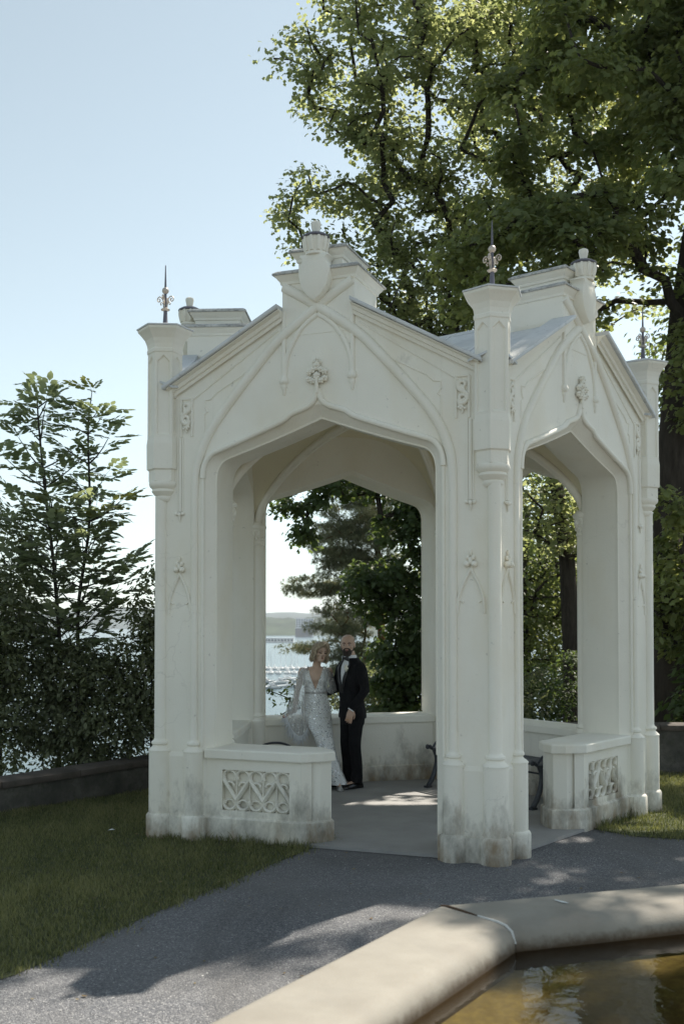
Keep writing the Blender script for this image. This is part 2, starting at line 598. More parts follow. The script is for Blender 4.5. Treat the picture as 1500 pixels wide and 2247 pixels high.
mb.lathe([(0.080, 4.948 + CZ), (0.094, 5.02 + CZ), (0.102, 5.055 + CZ), (0.095, 5.075 + CZ), (0.05, 5.08 + CZ)], 20, (0, cy))
for k in range(10):      # fluted arches with openings between
    a = k * 2 * math.pi / 10 + 0.3
    mb.tube([(r * math.cos(a), cy + r * math.sin(a), z + CZ) for r, z in ((0.083, 4.955), (0.098, 5.02), (0.104, 5.06), (0.090, 5.082))], [0.015, 0.016, 0.014, 0.008], 6)
ME_crown = mb.mesh("crown", 40)
mb = MB()
mb.lathe([(0.104, 5.068 + CZ), (0.116, 5.072 + CZ), (0.113, 5.084 + CZ), (0.080, 5.104 + CZ), (0.04, 5.114 + CZ), (0.03, 5.112 + CZ)], 20, (0, cy))
ME_crownrim = mb.mesh("crown_rim", 40)
mb = MB()
mb.lathe([(0.030, 5.105 + CZ), (0.032, 5.13 + CZ), (0.038, 5.16 + CZ), (0.043, 5.185 + CZ), (0.039, 5.203 + CZ), (0.022, 5.212 + CZ)], 16, (0, cy))
ME_knob = mb.mesh("crown_knob", 40)

# roof: two slopes per gable meeting the neighbours in valleys; thin sheets with standing seams
ZR = 4.61
mb = MB()
for s in (-1, 1):
    tri = [(s * 0.0, FR + 0.02, ZR), (s * (HL - 0.02), FR + 0.02, 3.835), (0, 0, ZR)]
    mb.add(tri + [(x, y, z - 0.04) for x, y, z in tri], [(0, 1, 2), (3, 5, 4), (0, 3, 4, 1), (1, 4, 5, 2), (2, 5, 3, 0)])
    for k in (1, 2):
        f = k / 3
        a = Vector((0, FR * (1 - f), ZR + 0.006))
        b = Vector((s * HL * (1 - f), FR * (1 - f), ZR - 0.78 * (1 - f) + 0.006))
        mb.tube([a, b], 0.012, 5)
mb.tube([(0, FR + 0.45, ZR + .005), (0, 0, ZR + .005)], 0.022, 6)
ME_roof = mb.mesh("roof_slope"); fix_normals(ME_roof)
ME_flashes = []     # flashing at the valley mouth beside the turret
for s in (-1, 1):
    mb = MB()
    a = [(s * (HL - 0.17), FR - 0.11, 3.888), (s * (HL + 0.0), FR - 0.09, 3.96), (s * (HL - 0.02), FR + 0.28, 3.93), (s * (HL - 0.30), FR + 0.16, 3.93)]
    mb.add(a + [(x, y, z - 0.02) for x, y, z in a], [(0, 1, 2, 3), (7, 6, 5, 4), (0, 4, 5, 1), (1, 5, 6, 2), (2, 6, 7, 3), (3, 7, 4, 0)])
    ME_flashes.append(fix_normals(mb.mesh("valley_flashing")))

M['pavslab'] = M['white']
def face_set(i):
    r = face_rot(i)
    w = obj("gable_wall", ME_wall, M['white'], pav, rz=r)
    for nm, me, m in (("hood_mould", ME_hood, 'white'), ("arch_roll", ME_roll, 'white'), ("tracery_rib", ME_ribL, 'white'), ("tracery_rib", ME_ribR, 'white'),
                      ("blind_arch", ME_blind, 'white'), ("spandrel_moulding", ME_panels[0], 'white'), ("spandrel_moulding", ME_panels[1], 'white'), ("leaf_finial", ME_leaf, 'white'),
                      ("gable_cornice", ME_cornices[0], 'white'), ("gable_cornice", ME_cornices[1], 'white'), ("coping", ME_copings[0], 'roof'), ("coping", ME_copings[1], 'roof'),
                      ("pier_cornice", ME_piercs[0], 'white'), ("pier_cornice", ME_piercs[1], 'white')):
        obj(nm, me, M[m], w)
    b = obj("crest_block", ME_box1, M['white'], pav, rz=r)
    for nm, me, m in (("cap_slab", ME_box1t, 'captop'), ("upper_block", ME_box2, 'white'), ("cap_slab", ME_box2t, 'captop'), ("shield", ME_shield, 'white'),
                      ("crown", ME_crown, 'white'), ("crown_rim", ME_crownrim, 'iron'), ("crown_knob", ME_knob, 'cap')):
        obj(nm, me, M[m], b)
    rf = obj("roof", ME_roof, M['roof'], pav, rz=r)
    for fl in ME_flashes: obj("valley_flashing", fl, M['roof'], rf)
for i in range(5):
    face_set(i)

# --- corner turrets, piers, columns: canonical corner points to -y
HEXP = R_(-90 + 30)
mb = MB()
mb.lathe([(0.060, 2.90), (0.075, 2.915), (0.082, 2.935), (0.078, 2.95), (0.095, 2.965), (0.112, 2.99), (0.105, 3.01), (0.128, 3.03), (0.136, 3.055), (0.13, 3.075)], 20, (0, -PR + 0.03))
ME_corbel = mb.mesh("corbel", 40)
mb = MB()
mb.lathe([(0.130, 3.07), (0.138, 3.076), (0.138, 3.17), (0.156, 3.182), (0.158, 3.40), (0.150, 3.455)], 6, (0, -PR + 0.03), HEXP)
mb.lathe([(0.150, 3.4551), (0.150, 4.19)], 6, (0, -PR + 0.03), HEXP)
me = mb.mesh("turret_shaft")
bm = bmesh.new(); bm.from_mesh(me)
fs = [f for f in bm.faces if abs(f.normal.z) < 0.1 and f.calc_center_median().z > 3.6]
bmesh.ops.recalc_face_normals(bm, faces=bm.faces)
bmesh.ops.inset_individual(bm, faces=fs, thickness=0.028, depth=0)
# pointed head on the niche
for f in fs:
    es = sorted(f.edges, key=lambda e: -(e.verts[0].co.z + e.verts[1].co.z))
    bmesh.ops.subdivide_edges(bm, edges=[es[0]], cuts=1)
for f in [f for f in bm.faces if len(f.verts) == 5 and abs(f.normal.z) < 0.1 and f.calc_area() > 0.05]:
    zt = max(v.co.z for v in f.verts)
    tops = [v for v in f.verts if v.co.z > zt - 0.01]
    c = sum((v.co for v in tops), Vector()) / len(tops)
    for v in tops:
        if (v.co - c).length > 0.01: v.co.z -= 0.055
    r = bmesh.ops.inset_individual(bm, faces=[f], thickness=0.012, depth=-0.016)
bm.to_mesh(me); bm.free()
ME_turret = me
mb = MB()
mb.lathe([(0.150, 4.19), (0.158, 4.20), (0.158, 4.225), (0.152, 4.235), (0.158, 4.27), (0.176, 4.315), (0.212, 4.36), (0.236, 4.385), (0.240, 4.395), (0.240, 4.405)], 6, (0, -PR + 0.03), HEXP)
ME_tcorn = mb.mesh("turret_cornice")
mb = MB()
mb.lathe([(0.248, 4.406), (0.250, 4.409), (0.250, 4.419), (0.03, 4.475)], 6, (0, -PR + 0.03), HEXP)
ME_tcap = mb.mesh("turret_cap")
fy = -PR + 0.03
mb = MB()
mb.lathe([(0.028, 4.465), (0.022, 4.48), (0.017, 4.56), (0.015, 4.60)], 10, (0, fy))
mb.lathe([(0.013, 4.60), (0.012, 4.74), (0.010, 4.80), (0.004, 4.99)], 8, (0, fy))
ME_spire = mb.mesh("spire", 60)
mb = MB(); mb.sphere((0, fy, 4.765), 0.030, 16, 10); ME_ball = mb.mesh("spire_ball", 80)
mb = MB()
mb.lathe([(0.02, 4.585), (0.038, 4.592), (0.040, 4.600), (0.02, 4.612)], 14, (0, fy))
for k in range(4):
    a = R_(45 + 90 * k)
    pts = []
    for (r, z) in [(0.016, 4.615), (0.022, 4.65), (0.036, 4.665), (0.046, 4.652), (0.040, 4.64), (0.036, 4.648)]:
        pts.append((r * math.cos(a), fy + r * math.sin(a), z))
    mb.tube(catmull(pts, 4), 0.0042, 5)
    pts = []
    for (r, z) in [(0.014, 4.64), (0.026, 4.69), (0.05, 4.715), (0.072, 4.70), (0.070, 4.675), (0.052, 4.672), (0.050, 4.692), (0.060, 4.694)]:
        pts.append((r * math.cos(a), fy + r * math.sin(a), z))
    mb.tube(catmull(pts, 4), 0.0052, 5)
ME_scroll = mb.mesh("spire_scrollwork", 60)

def column(mb_s, mb_p, x, y, rp, rs, top, ped=0.735):
    """pedestal drum with plinth, moulded base, slender shaft"""
    mb_p.lathe([(rp + 0.022, 0.0), (rp + 0.022, 0.185), (rp + 0.010, 0.205), (rp, 0.21), (rp, ped)], 24, (x, y))
    mb_s.lathe([(rp + 0.002, ped), (rp + 0.004, ped + .012), (rp - 0.012, ped + .03), (rs + 0.022, ped + .04), (rs + 0.012, ped + .055), (rs + 0.026, ped + .07), (rs + 0.024, ped + .085), (rs + .004, ped + .10), (rs, ped + .115), (rs, top)], 18, (x, y))
mb_s, mb_p = MB(), MB()
column(mb_s, mb_p, 0, -PR, 0.098, 0.052, 2.93)
c36, s36 = math.cos(R_(36)), math.sin(R_(36))
# side columns lie 0.33 m along each wall from the corner
sides = []
for s in (-1, 1):
    # wall direction from the corner (0,-PR): unit (s*cos36, sin36)
    x, y = s * 0.33 * c36, -PR + 0.33 * s36
    sides.append((x, y))
ME_cs = mb_s.mesh("column", 40); ME_cp = mb_p.mesh("pedestal", 40)
mb_s, mb_p = MB(), MB()
column(mb_s, mb_p, sides[0][0], sides[0][1], 0.088, 0.036, 1.0)
ME_sL, ME_pL = mb_s.mesh("column_base", 40), mb_p.mesh("pedestal", 40)
mb_s, mb_p = MB(), MB()
column(mb_s, mb_p, sides[1][0], sides[1][1], 0.088, 0.036, 1.0)
ME_sR, ME_pR = mb_s.mesh("column_base", 40), mb_p.mesh("pedestal", 40)
# pier dado between the pedestals, with a worn plinth
mb = MB()
o1 = 0.030
def pierpoly(o, e):
    P = []
    for s in (-1, 1):
        tx, ty = s * c36, s36
        nx, ny = s * s36, -c36          # outward normal of that wall
        near = (0 * tx + nx * o, -PR + ny * o)
        far = (e * tx + nx * o, -PR + e * ty + ny * o)
        back = (e * tx - nx * 0.3, -PR + e * ty - ny * 0.3)
        P.append((near, far, back))
    L, Rr = P
    return [L[2], L[1], (0, -PR - o / c36 * 1.0), Rr[1], Rr[2]]
mb.prism(pierpoly(o1 - 0.012, 0.40), 0.0, 0.70, pierpoly(o1 - 0.012, 0.40))
mb.prism(pierpoly(o1 - 0.012, 0.40), 0.7001, 0.735, pierpoly(0.006, 0.40))
mb.prism(pierpoly(o1 + 0.010, 0.45), 0.0, 0.19)
ME_dado = mb.mesh("pier_dado"); fix_normals(ME_dado)

# ornaments on the two faces of a pier: ogee hood, strip with pendant, scroll panel
def pier_face(s):
    g = MB(); st = MB(); scr = MB()
    tx, ty = s * c36, s36
    nx, ny = s * s36, -c36
    def P(u, w, z): return (u * tx + nx * w, -PR + u * ty + ny * w, z)
    uc = 0.188
    for q in (-1, 1):
        line = [(-0.112, 2.005), (-0.095, 2.022), (-0.078, 2.02), (-0.060, 2.005)]
        g.tube(catmull([P(uc + q * x, 0.004, z) for x, z in line], 4), [0.008] * 13, 6)
        main = [(-0.106, 1.92), (-0.104, 1.99), (-0.094, 2.055), (-0.06, 2.15), (-0.022, 2.225), (0, 2.275)]
        cm = catmull([P(uc + q * x, 0.003, z) for x, z in main], 5)
        g.tube(cm, [0.011 + 0.004 * min(1, k / 8) for k in range(len(cm))], 6)
        g.sphere(P(uc + q * 0.030, 0.018, 2.305), (0.026, 0.026, 0.026), 10, 7)
        g.sphere(P(uc + q * 0.030, 0.040, 2.300), (0.011, 0.011, 0.011), 8, 5)
        g.sphere(P(uc + q * 0.022, 0.014, 2.355), (0.017, 0.017, 0.020), 8, 6)
    g.sphere(P(uc, 0.016, 2.33), (0.018, 0.018, 0.03), 8, 6)
    g.sphere(P(uc, 0.012, 2.395), (0.012, 0.012, 0.028), 8, 6)
    # strip
    for du in (-0.024, 0.024):
        st.tube([P(uc + du, 0.002, 2.81), P(uc + du, 0.002, 3.45)], 0.008, 6)
    st.tube([P(uc, 0.0, 2.81), P(uc, 0.0, 3.44)], 0.017, 6)
    for q in (-1, 1):
        st.sphere(P(uc + q * 0.030, 0.012, 2.79), (0.016, 0.016, 0.016), 8, 6)
    st.sphere(P(uc, 0.016, 2.785), (0.018, 0.018, 0.020), 8, 6)
    st.tube([P(uc, 0.012, 2.785), P(uc, 0.010, 2.72)], [0.014, 0.005], 6)
    # scroll panel
    u0, u1, z0, z1 = 0.196, 0.302, 3.455, 3.785
    for a, b in (((u0, z0), (u0, z1)), ((u1, z0), (u1, z1)), ((u0, z1), (u1, z1))):
        scr.tube([P(a[0], 0.004, a[1]), P(b[0], 0.004, b[1])], 0.012, 6)
    um = (u0 + u1) / 2
    for zc, q, r0 in ((3.715, 1, 0.038), (3.605, -1, 0.042)):
        pts = []
        for k in range(20):
            an = R_(-90) + q * R_(-30 + k * 26)
            rr_ = r0 * (1 - k / 26)
            pts.append(P(um + rr_ * math.cos(an), 0.012, zc + rr_ * math.sin(an)))
        scr.tube(pts, [0.019 * (1 - k / 40) for k in range(20)], 7)
    scr.tube(catmull([P(um + 0.034, 0.01, 3.75), P(um + 0.03, 0.012, 3.69), P(um - 0.005, 0.014, 3.66), P(um - 0.036, 0.012, 3.635), P(um - 0.04, 0.01, 3.59)], 4), 0.019, 7)
    scr.tube(catmull([P(um + 0.03, 0.01, 3.60), P(um + 0.02, 0.012, 3.56), P(um - 0.0, 0.012, 3.53), P(um + 0.0, 0.01, 3.49)], 4), [0.02 - 0.001 * k for k in range(13)], 7)
    for k in range(4):
        scr.sphere(P(um - 0.02 + 0.016 * k, 0.02, 3.525 + 0.012 * (k % 2)), 0.012, 8, 5)
    return g.mesh("ogee_moulding", 60), st.mesh("pendant_strip", 60), scr.mesh("scroll_panel", 60)
PF = [pier_face(-1), pier_face(1)]

# inner column with leafy capital, standing in the inner corner of a pier
RIN = 1.885
mb = MB()
mb.lathe([(0.098, 0.0), (0.098, 0.62), (0.100, 0.735), (0.104, 0.745), (0.104, 0.765), (0.088, 0.78), (0.078, 0.80), (0.090, 0.815), (0.088, 0.83), (0.074, 0.845), (0.072, 0.86), (0.070, 2.71)], 20, (0, -RIN))
ME_icol = mb.mesh("inner_column", 40)
mb = MB()
mb.lathe([(0.071, 2.705), (0.082, 2.71), (0.082, 2.722), (0.072, 2.73), (0.074, 2.80), (0.086, 2.85), (0.098, 2.868), (0.092, 2.88), (0.106, 2.89), (0.110, 2.91), (0.104, 2.925), (0.09, 2.935), (0.07, 2.96)], 20, (0, -RIN))
for k in range(8):
    a = R_(45 * k + 20)
    for (dr, z, r) in ((0.078, 2.83, 0.022), (0.088, 2.85, 0.015), (0.076, 2.775, 0.016), (0.080, 2.80, 0.013)):
        aa = a + (R_(22) if z < 2.8 else 0)
        mb.sphere((dr * math.cos(aa), -RIN + dr * math.sin(aa), z), (r, r, r * 1.25), 8, 6)
ME_icap = mb.mesh("capital", 50)

for i in range(5):
    r = vert_rot(i)
    d = obj("corner_pier", ME_dado, M['white'], pav, rz=r)
    for nm, me in (("column", ME_cs), ("pedestal", ME_cp), ("column_base", ME_sL), ("pedestal", ME_pL), ("column_base", ME_sR), ("pedestal", ME_pR),
                   ("ogee_moulding", PF[0][0]), ("pendant_strip", PF[0][1]), ("scroll_panel", PF[0][2]),
                   ("ogee_moulding", PF[1][0]), ("pendant_strip", PF[1][1]), ("scroll_panel", PF[1][2])):
        obj(nm, me, M['white'], d)
    tw = obj("turret", ME_turret, M['white'], pav, rz=r)
    for nm, me, m in (("corbel", ME_corbel, 'white'), ("turret_cornice", ME_tcorn, 'white'), ("turret_cap", ME_tcap, 'roof'), ("spire", ME_spire, 'iron'), ("spire_ball", ME_ball, 'gilt'), ("spire_scrollwork", ME_scroll, 'gilt')):
        obj(nm, me, M[m], tw)
    ic = obj("inner_column", ME_icol, M['white'], pav, rz=r)
    obj("capital", ME_icap, M['white'], ic)

# --- vault: five cells between ribs that spring from the inner capitals
def rib(s):      # s 0 at the capital, 1 at the centre: (radius, height)
    return RIN * (1 - s), 2.95 + 1.05 * math.sin(min(1.0, s) * math.pi / 2) ** 0.62
NS, NTT = 26, 16
vs, fs = [], []
ap_in = AP - TH
xin = RIN * math.sin(R_(36)); yin = -RIN * math.cos(R_(36))
def vault_outer(t):    # height along the inside wall
    q = abs(t - 0.5) * 2
    return 2.95 + 0.98 * (1 - q ** 2.6) ** 0.75
for j in range(NS + 1):
    s = (j / NS) ** 1.6
    r, z = rib(s)
    for k in range(NTT + 1):
        t_ = k / NTT
        x = (-xin + 2 * xin * t_) * (1 - s)
        y = yin * (1 - s) - 0.03 * (1 - s)
        zz = z + (vault_outer(t_) - 2.95) * (1 - s) ** 1.5 * (1 - 0.35 * s)
        vs.append((x, y, min(zz, 4.05)))
for j in range(NS):
    for k in range(NTT):
        a = j * (NTT + 1) + k
        fs.append((a, a + NTT + 1, a + NTT + 2, a + 1))
ME_cell = MB().add(vs, fs).mesh("vault_cell", 60)
mb = MB()
pts = []
for j in range(NS + 1):
    s = (j / NS) ** 1.6
    r, z = rib(s)
    pts.append((0, -r, z - 0.012))
mb.tube(pts, 0.042, 8)
mb.tube([(x, y, z - 0.04) for x, y, z in pts], 0.02, 8)
ME_vrib = mb.mesh("vault_rib", 60)
for i in range(5):
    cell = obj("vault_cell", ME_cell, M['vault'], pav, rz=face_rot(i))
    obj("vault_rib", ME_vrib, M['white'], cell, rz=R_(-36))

# --- low walls between the piers
def low_wall(x0, x1, end, panel):
    """x0..x1 along the face; end = -1/+1 side that carries a rounded half-hexagon nose (0 = none)"""
    yf, yb = FR + 0.03, FR + 0.43
    def outline(e, xa, xb):
        yc = (yf + yb) / 2
        h = (yb - yf) / 2
        if end == 0:
            return [(xa, yf - e), (xb, yf - e), (xb, yb + e), (xa, yb + e)]
        n1 = 0.10 + e * 0.4
        if end > 0:
            return [(xa, yf - e), (xb + e * .4, yf - e), (xb + 0.13 + e, yf + 0.10 - e * .3), (xb + 0.19 + e, yc), (xb + 0.13 + e, yb - 0.10 + e * .3), (xb + e * .4, yb + e), (xa, yb + e)]
        return [(xb, yf - e), (xb, yb + e), (xa - e * .4, yb + e), (xa - 0.13 - e, yb - 0.10 + e * .3), (xa - 0.19 - e, yc), (xa - 0.13 - e, yf + 0.10 - e * .3), (xa - e * .4, yf - e)]
    body = MB()
    if panel:
        p0, p1, q0, q1 = panel
        # front face with a real recess
        o = outline(0, x0, x1)
        body.prism([(x, max(y, yf + 0.055)) for x, y in o], 0.2, 0.70)
        body.box(x0, p0, yf, yf + 0.0551, 0.2, 0.70)
        body.box(p1, x1, yf, yf + 0.0552, 0.2, 0.70)
        body.box(p0 - .0005, p1 + .0005, yf + .0005, yf + 0.0553, 0.2, q0)
        body.box(p0 - .0005, p1 + .0005, yf + .0005, yf + 0.0553, q1, 0.70)
        if end > 0:
            body.prism([(x1 - 0.001, yf), (x1 + 0.0, yf), (x1 + 0.0713, yf + 0.0553), (x1 - 0.001, yf + 0.0553)], 0.2, 0.6999)
        else:
            body.prism([(x0, yf), (x0 + 0.001, yf), (x0 + 0.001, yf + 0.0553), (x0 - 0.0713, yf + 0.0553)], 0.2, 0.6999)
    else:
        body.prism(outline(0, x0, x1), 0.2, 0.70)
    body.prism(outline(0.025, x0, x1), 0.0, 0.19, None)
    body.prism(outline(0.025, x0, x1), 0.1901, 0.205, outline(0.002, x0, x1))
    cap = MB()
    cap.loft([[(x, y, z) for x, y in outline(e, x0, x1)] for e, z in ((0.004, 0.690), (0.030, 0.692), (0.034, 0.70), (0.034, 0.762), (0.024, 0.772), (-0.02, 0.778))])
    b, c = body.mesh("low_wall"), cap.mesh("cap_stone")
    fix_normals(b); fix_normals(c)
    tr = None
    if panel:
        p0, p1, q0, q1 = panel
        m = MB()
        yy = yf + 0.030
        n = 5
        wd = (p1 - p0) / n
        def tt(pts, r=0.016):
            m.tube([(x, yy, z) for x, z in pts], r, 6, flat=1.5, up=(0, -1, 0))
        ht, hb = q1 - 0.10, q0 + 0.085
        for k in range(n + 1):
            x = p0 + wd * k
            if 0 < k < n:
                tt([(x, q0), (x, q1)], 0.008)
        for k in range(n):
            x, xm = p0 + wd * k, p0 + wd * (k + 0.5)
            up = (k % 2 == 0)
            a, b2 = ((x, ht + 0.02), (x + wd, hb - .0)) if up else ((x, hb - .0), (x + wd, ht + 0.02))
            tt([a, b2], 0.021)
            # round-headed loops top and bottom
            for zc_, sg, rr_ in ((q1 - 0.058, 1, 0.47), (q0 + 0.058, -1, 0.47)):
                tt([(xm + wd * rr_ * math.cos(R_(an)), zc_ + sg * 0.052 * math.sin(R_(an))) for an in range(-30, 211, 20)], 0.016)
            # cusped heads
            zc2 = ht - 0.02 if up else ht - 0.02
            tt([(xm + wd * 0.30 * math.cos(R_(an)), ht - 0.035 + 0.030 * math.sin(R_(an))) for an in range(0, 181, 20)], 0.012)
            tt([(xm + wd * 0.32 * math.cos(R_(an)), hb - 0.028 + 0.030 * math.sin(R_(an))) for an in range(0, 181, 20)], 0.012)
        tr = m.mesh("tracery_panel", 60)
    return b, c, tr

XI = HL - 0.43
for i in range(5):
    r = face_rot(i)
    if i == 4:
        g = low_wall(-XI, -0.16, 1, (-HL + 0.585, -HL + 1.205, 0.258, 0.60))
    elif i == 0:
        g = low_wall(0.10, XI, -1, (HL - 1.275, HL - 0.655, 0.258, 0.60))
    else:
        g = low_wall(-XI, XI, 0, None)
    w = obj("low_wall", g[0], M['white'], pav, rz=r)
    obj("cap_stone", g[1], M['cap'], w)
    if g[2]:
        obj("tracery_panel", g[2], M['white'], w)
# ------------------------------------------------------------------ ground, walls, lawn, path
t = NT("gravel")
v = t.n("ShaderNodeTexVoronoi"); v.inputs["Scale"].default_value = 130
t.l(t.geo.outputs["Position"], v.inputs["Vector"])
sp = t.n("ShaderNodeSeparateColor"); t.l(v.outputs["Color"], sp.inputs[0])
c = t.ramp(sp.outputs[0], [(0.0, (0.085, 0.088, 0.098)), (0.55, (0.15, 0.153, 0.165)), (0.9, (0.25, 0.25, 0.255)), (1.0, (0.42, 0.41, 0.40))])
big = t.noise(0.9, 5)
c = t.mix(t.ramp(big, [(0.35, 0), (0.65, 0.6)]), c, (0.185, 0.18, 0.175))
c = t.mix(t.ramp(t.noise(0.45, 6, 0.65, stretch=(1.6, 0.7, 1), dist=0.8), [(0.48, 0), (0.68, 0.55)]), c, (0.085, 0.082, 0.080))
t.col(c); t.set(Roughness=0.9); t.p.inputs["Specular IOR Level"].default_value = 0.25
inv = t.math('SUBTRACT', 1.0, v.outputs["Distance"])
t.bump(t.math('ADD', inv, t.math('MULTIPLY', t.noise(14, 4), 0.8)), 0.8, 0.010)
M['gravel'] = t.m
t = NT("lawn_soil")
c = t.ramp(t.noise(6, 6), [(0.3, (0.045, 0.052, 0.022)), (0.7, (0.080, 0.090, 0.036))])
t.col(c); t.set(Roughness=0.95); t.bump(t.noise(50), 0.6, 0.02)
M['soil'] = t.m
t = NT("asphalt_floor")
c = t.ramp(t.noise(2.2, 6, 0.6), [(0.3, (0.25, 0.243, 0.235)), (0.7, (0.34, 0.332, 0.32))])
c = t.mix(t.ramp(t.noise(140, 3), [(0.45, 0), (0.7, 0.5)]), c, (0.36, 0.35, 0.335))
t.col(c); t.set(Roughness=0.85); t.bump(t.noise(150, 3), 0.35, 0.004)
M['asphalt'] = t.m
t = NT("old_stone_wall")
c = t.ramp(t.noise(3.5, 7, 0.65), [(0.25, (0.035, 0.034, 0.030)), (0.5, (0.085, 0.08, 0.07)), (0.75, (0.17, 0.16, 0.135))])
c = t.mix(t.ramp(t.noise(22, 5, 0.7), [(0.5, 0), (0.68, 0.6)]), c, (0.045, 0.05, 0.03))
t.col(c); t.set(Roughness=0.92); t.bump(t.noise(18, 7, 0.7), 0.7, 0.02)
M['oldwall'] = t.m
t = NT("old_wall_cap")
c = t.ramp(t.noise(5, 7, 0.65), [(0.25, (0.045, 0.038, 0.031)), (0.75, (0.12, 0.10, 0.085))])
t.col(c); t.set(Roughness=0.9); t.bump(t.noise(25, 6, 0.7), 0.5, 0.012)
M['oldcap'] = t.m
t = NT("hillside")
c = t.ramp(t.noise(0.8, 6), [(0.3, (0.03, 0.036, 0.015)), (0.7, (0.075, 0.075, 0.035))])
t.col(c); t.set(Roughness=0.95); t.bump(t.noise(3, 6), 1.0, 0.2)
M['hillside'] = t.m

WALL_L = [(-13.3, -1.45), (-3.31, 10.257), (-2.131, 11.64), (-1.53, 12.33)]
WALL_R = [(1.50, 13.02), (3.9, 12.98), (16.0, 12.7)]
edge = WALL_L + WALL_R
ter = [(-26, -16)] + edge + [(26, 12.0), (26, -16)]
obj("path", MB().add([(x, y, 0) for x, y in ter], [tuple(range(len(ter)))]).mesh("path"), M['gravel'], kind="structure")
obj("pavement", MB().prism([(PCX + 2.485 * math.cos(PTH + R_(72 * i)), PCY + 2.485 * math.sin(PTH + R_(72 * i))) for i in range(5)], 0.004, FL).mesh("pavement"), M['asphalt'], kind="structure")
# hillside that falls away beyond the parapets
rows = [(0.05, -0.02), (1.5, -0.06), (4, -0.5), (9, -2.0), (25, -9), (70, -26.5)]
bpts = [(-26, -16)] + edge + [(26, 12.0)]
dense = []
for (a, b) in zip(bpts[:-1], bpts[1:]):
    n = max(1, int(math.hypot(b[0] - a[0], b[1] - a[1]) / 1.0))
    dense += [(a[0] + (b[0] - a[0]) * k / n, a[1] + (b[1] - a[1]) * k / n) for k in range(n)]
dense.append(bpts[-1])
vs, fs = [], []
for j, (d, z) in enumerate(rows):
    for k, (x, y) in enumerate(dense):
        q = k / (len(dense) - 1)
        an = R_(150 - 85 * q)
        vs.append((x + d * math.cos(an), y + d * math.sin(an), z + (mnoise.noise((x * .5, y * .5, j)) * 0.25 if j > 1 else 0)))
m = len(dense)
for j in range(len(rows) - 1):
    fs += [(j * m + k, j * m + k + 1, (j + 1) * m + k + 1, (j + 1) * m + k) for k in range(m - 1)]
me = MB().add(vs, fs).mesh("hillside", 60); fix_normals(me)
obj("hillside", me, M['hillside'], kind="structure")

# lawns: soil sheet and blades
LAWN_L = [(-2.6, 4.6), (-1.95, 5.25), (-1.72, 5.56), (-1.60, 5.82), (-1.43, 6.22), (-1.26, 6.60), (-1.05, 7.05), (-0.80, 7.52), (-0.52, 8.12), (-0.20, 8.74), (-0.19, 8.80), (0.0, 8.85), (-0.2, 9.4), (-1.2, 9.6), (-1.4, 12.1), (-1.53, 12.33), (-2.131, 11.64), (-3.31, 10.257), (-7.5, 5.3)]
LAWN_R = [(2.13, 9.62), (2.30, 9.40), (2.55, 9.14), (2.90, 9.02), (3.6, 9.0), (5.5, 9.25), (9, 9.9), (9, 12.9), (1.6, 12.95), (2.6, 11.6), (2.9, 10.5)]
for nm, P in (("lawn", LAWN_L), ("lawn", LAWN_R)):
    obj(nm, MB().add([(x, y, 0.004) for x, y in P], [tuple(range(len(P)))]).mesh(nm), M['soil'], kind="structure")
def in_poly(P, X, Y):
    inside = np.zeros(len(X), bool)
    n = len(P)
    for i in range(n):
        x0, y0 = P[i]; x1, y1 = P[(i + 1) % n]
        c = ((y0 > Y) != (y1 > Y)) & (X < (x1 - x0) * (Y - y0) / (y1 - y0 + 1e-12) + x0)
        inside ^= c
    return inside
def edge_dist(P, X, Y):
    d = np.full(len(X), 9.0)
    for i in range(len(P)):
        a = np.array(P[i]); b = np.array(P[(i + 1) % len(P)])
        ab = b - a
        q = np.clip(((X - a[0]) * ab[0] + (Y - a[1]) * ab[1]) / (ab @ ab + 1e-12), 0, 1)
        d = np.minimum(d, np.hypot(X - a[0] - q * ab[0], Y - a[1] - q * ab[1]))
    return d
def lowfreq(X, Y, f, seed):
    r = np.random.default_rng(seed)
    o = np.zeros(len(X))
    for k in range(7):
        a, p = r.uniform(0, 6.28, 2)
        w = f * r.uniform(0.5, 2.2)
        o += np.sin((X * np.cos(a) + Y * np.sin(a)) * w + p) * r.uniform(0.5, 1)
    return o / 3.5
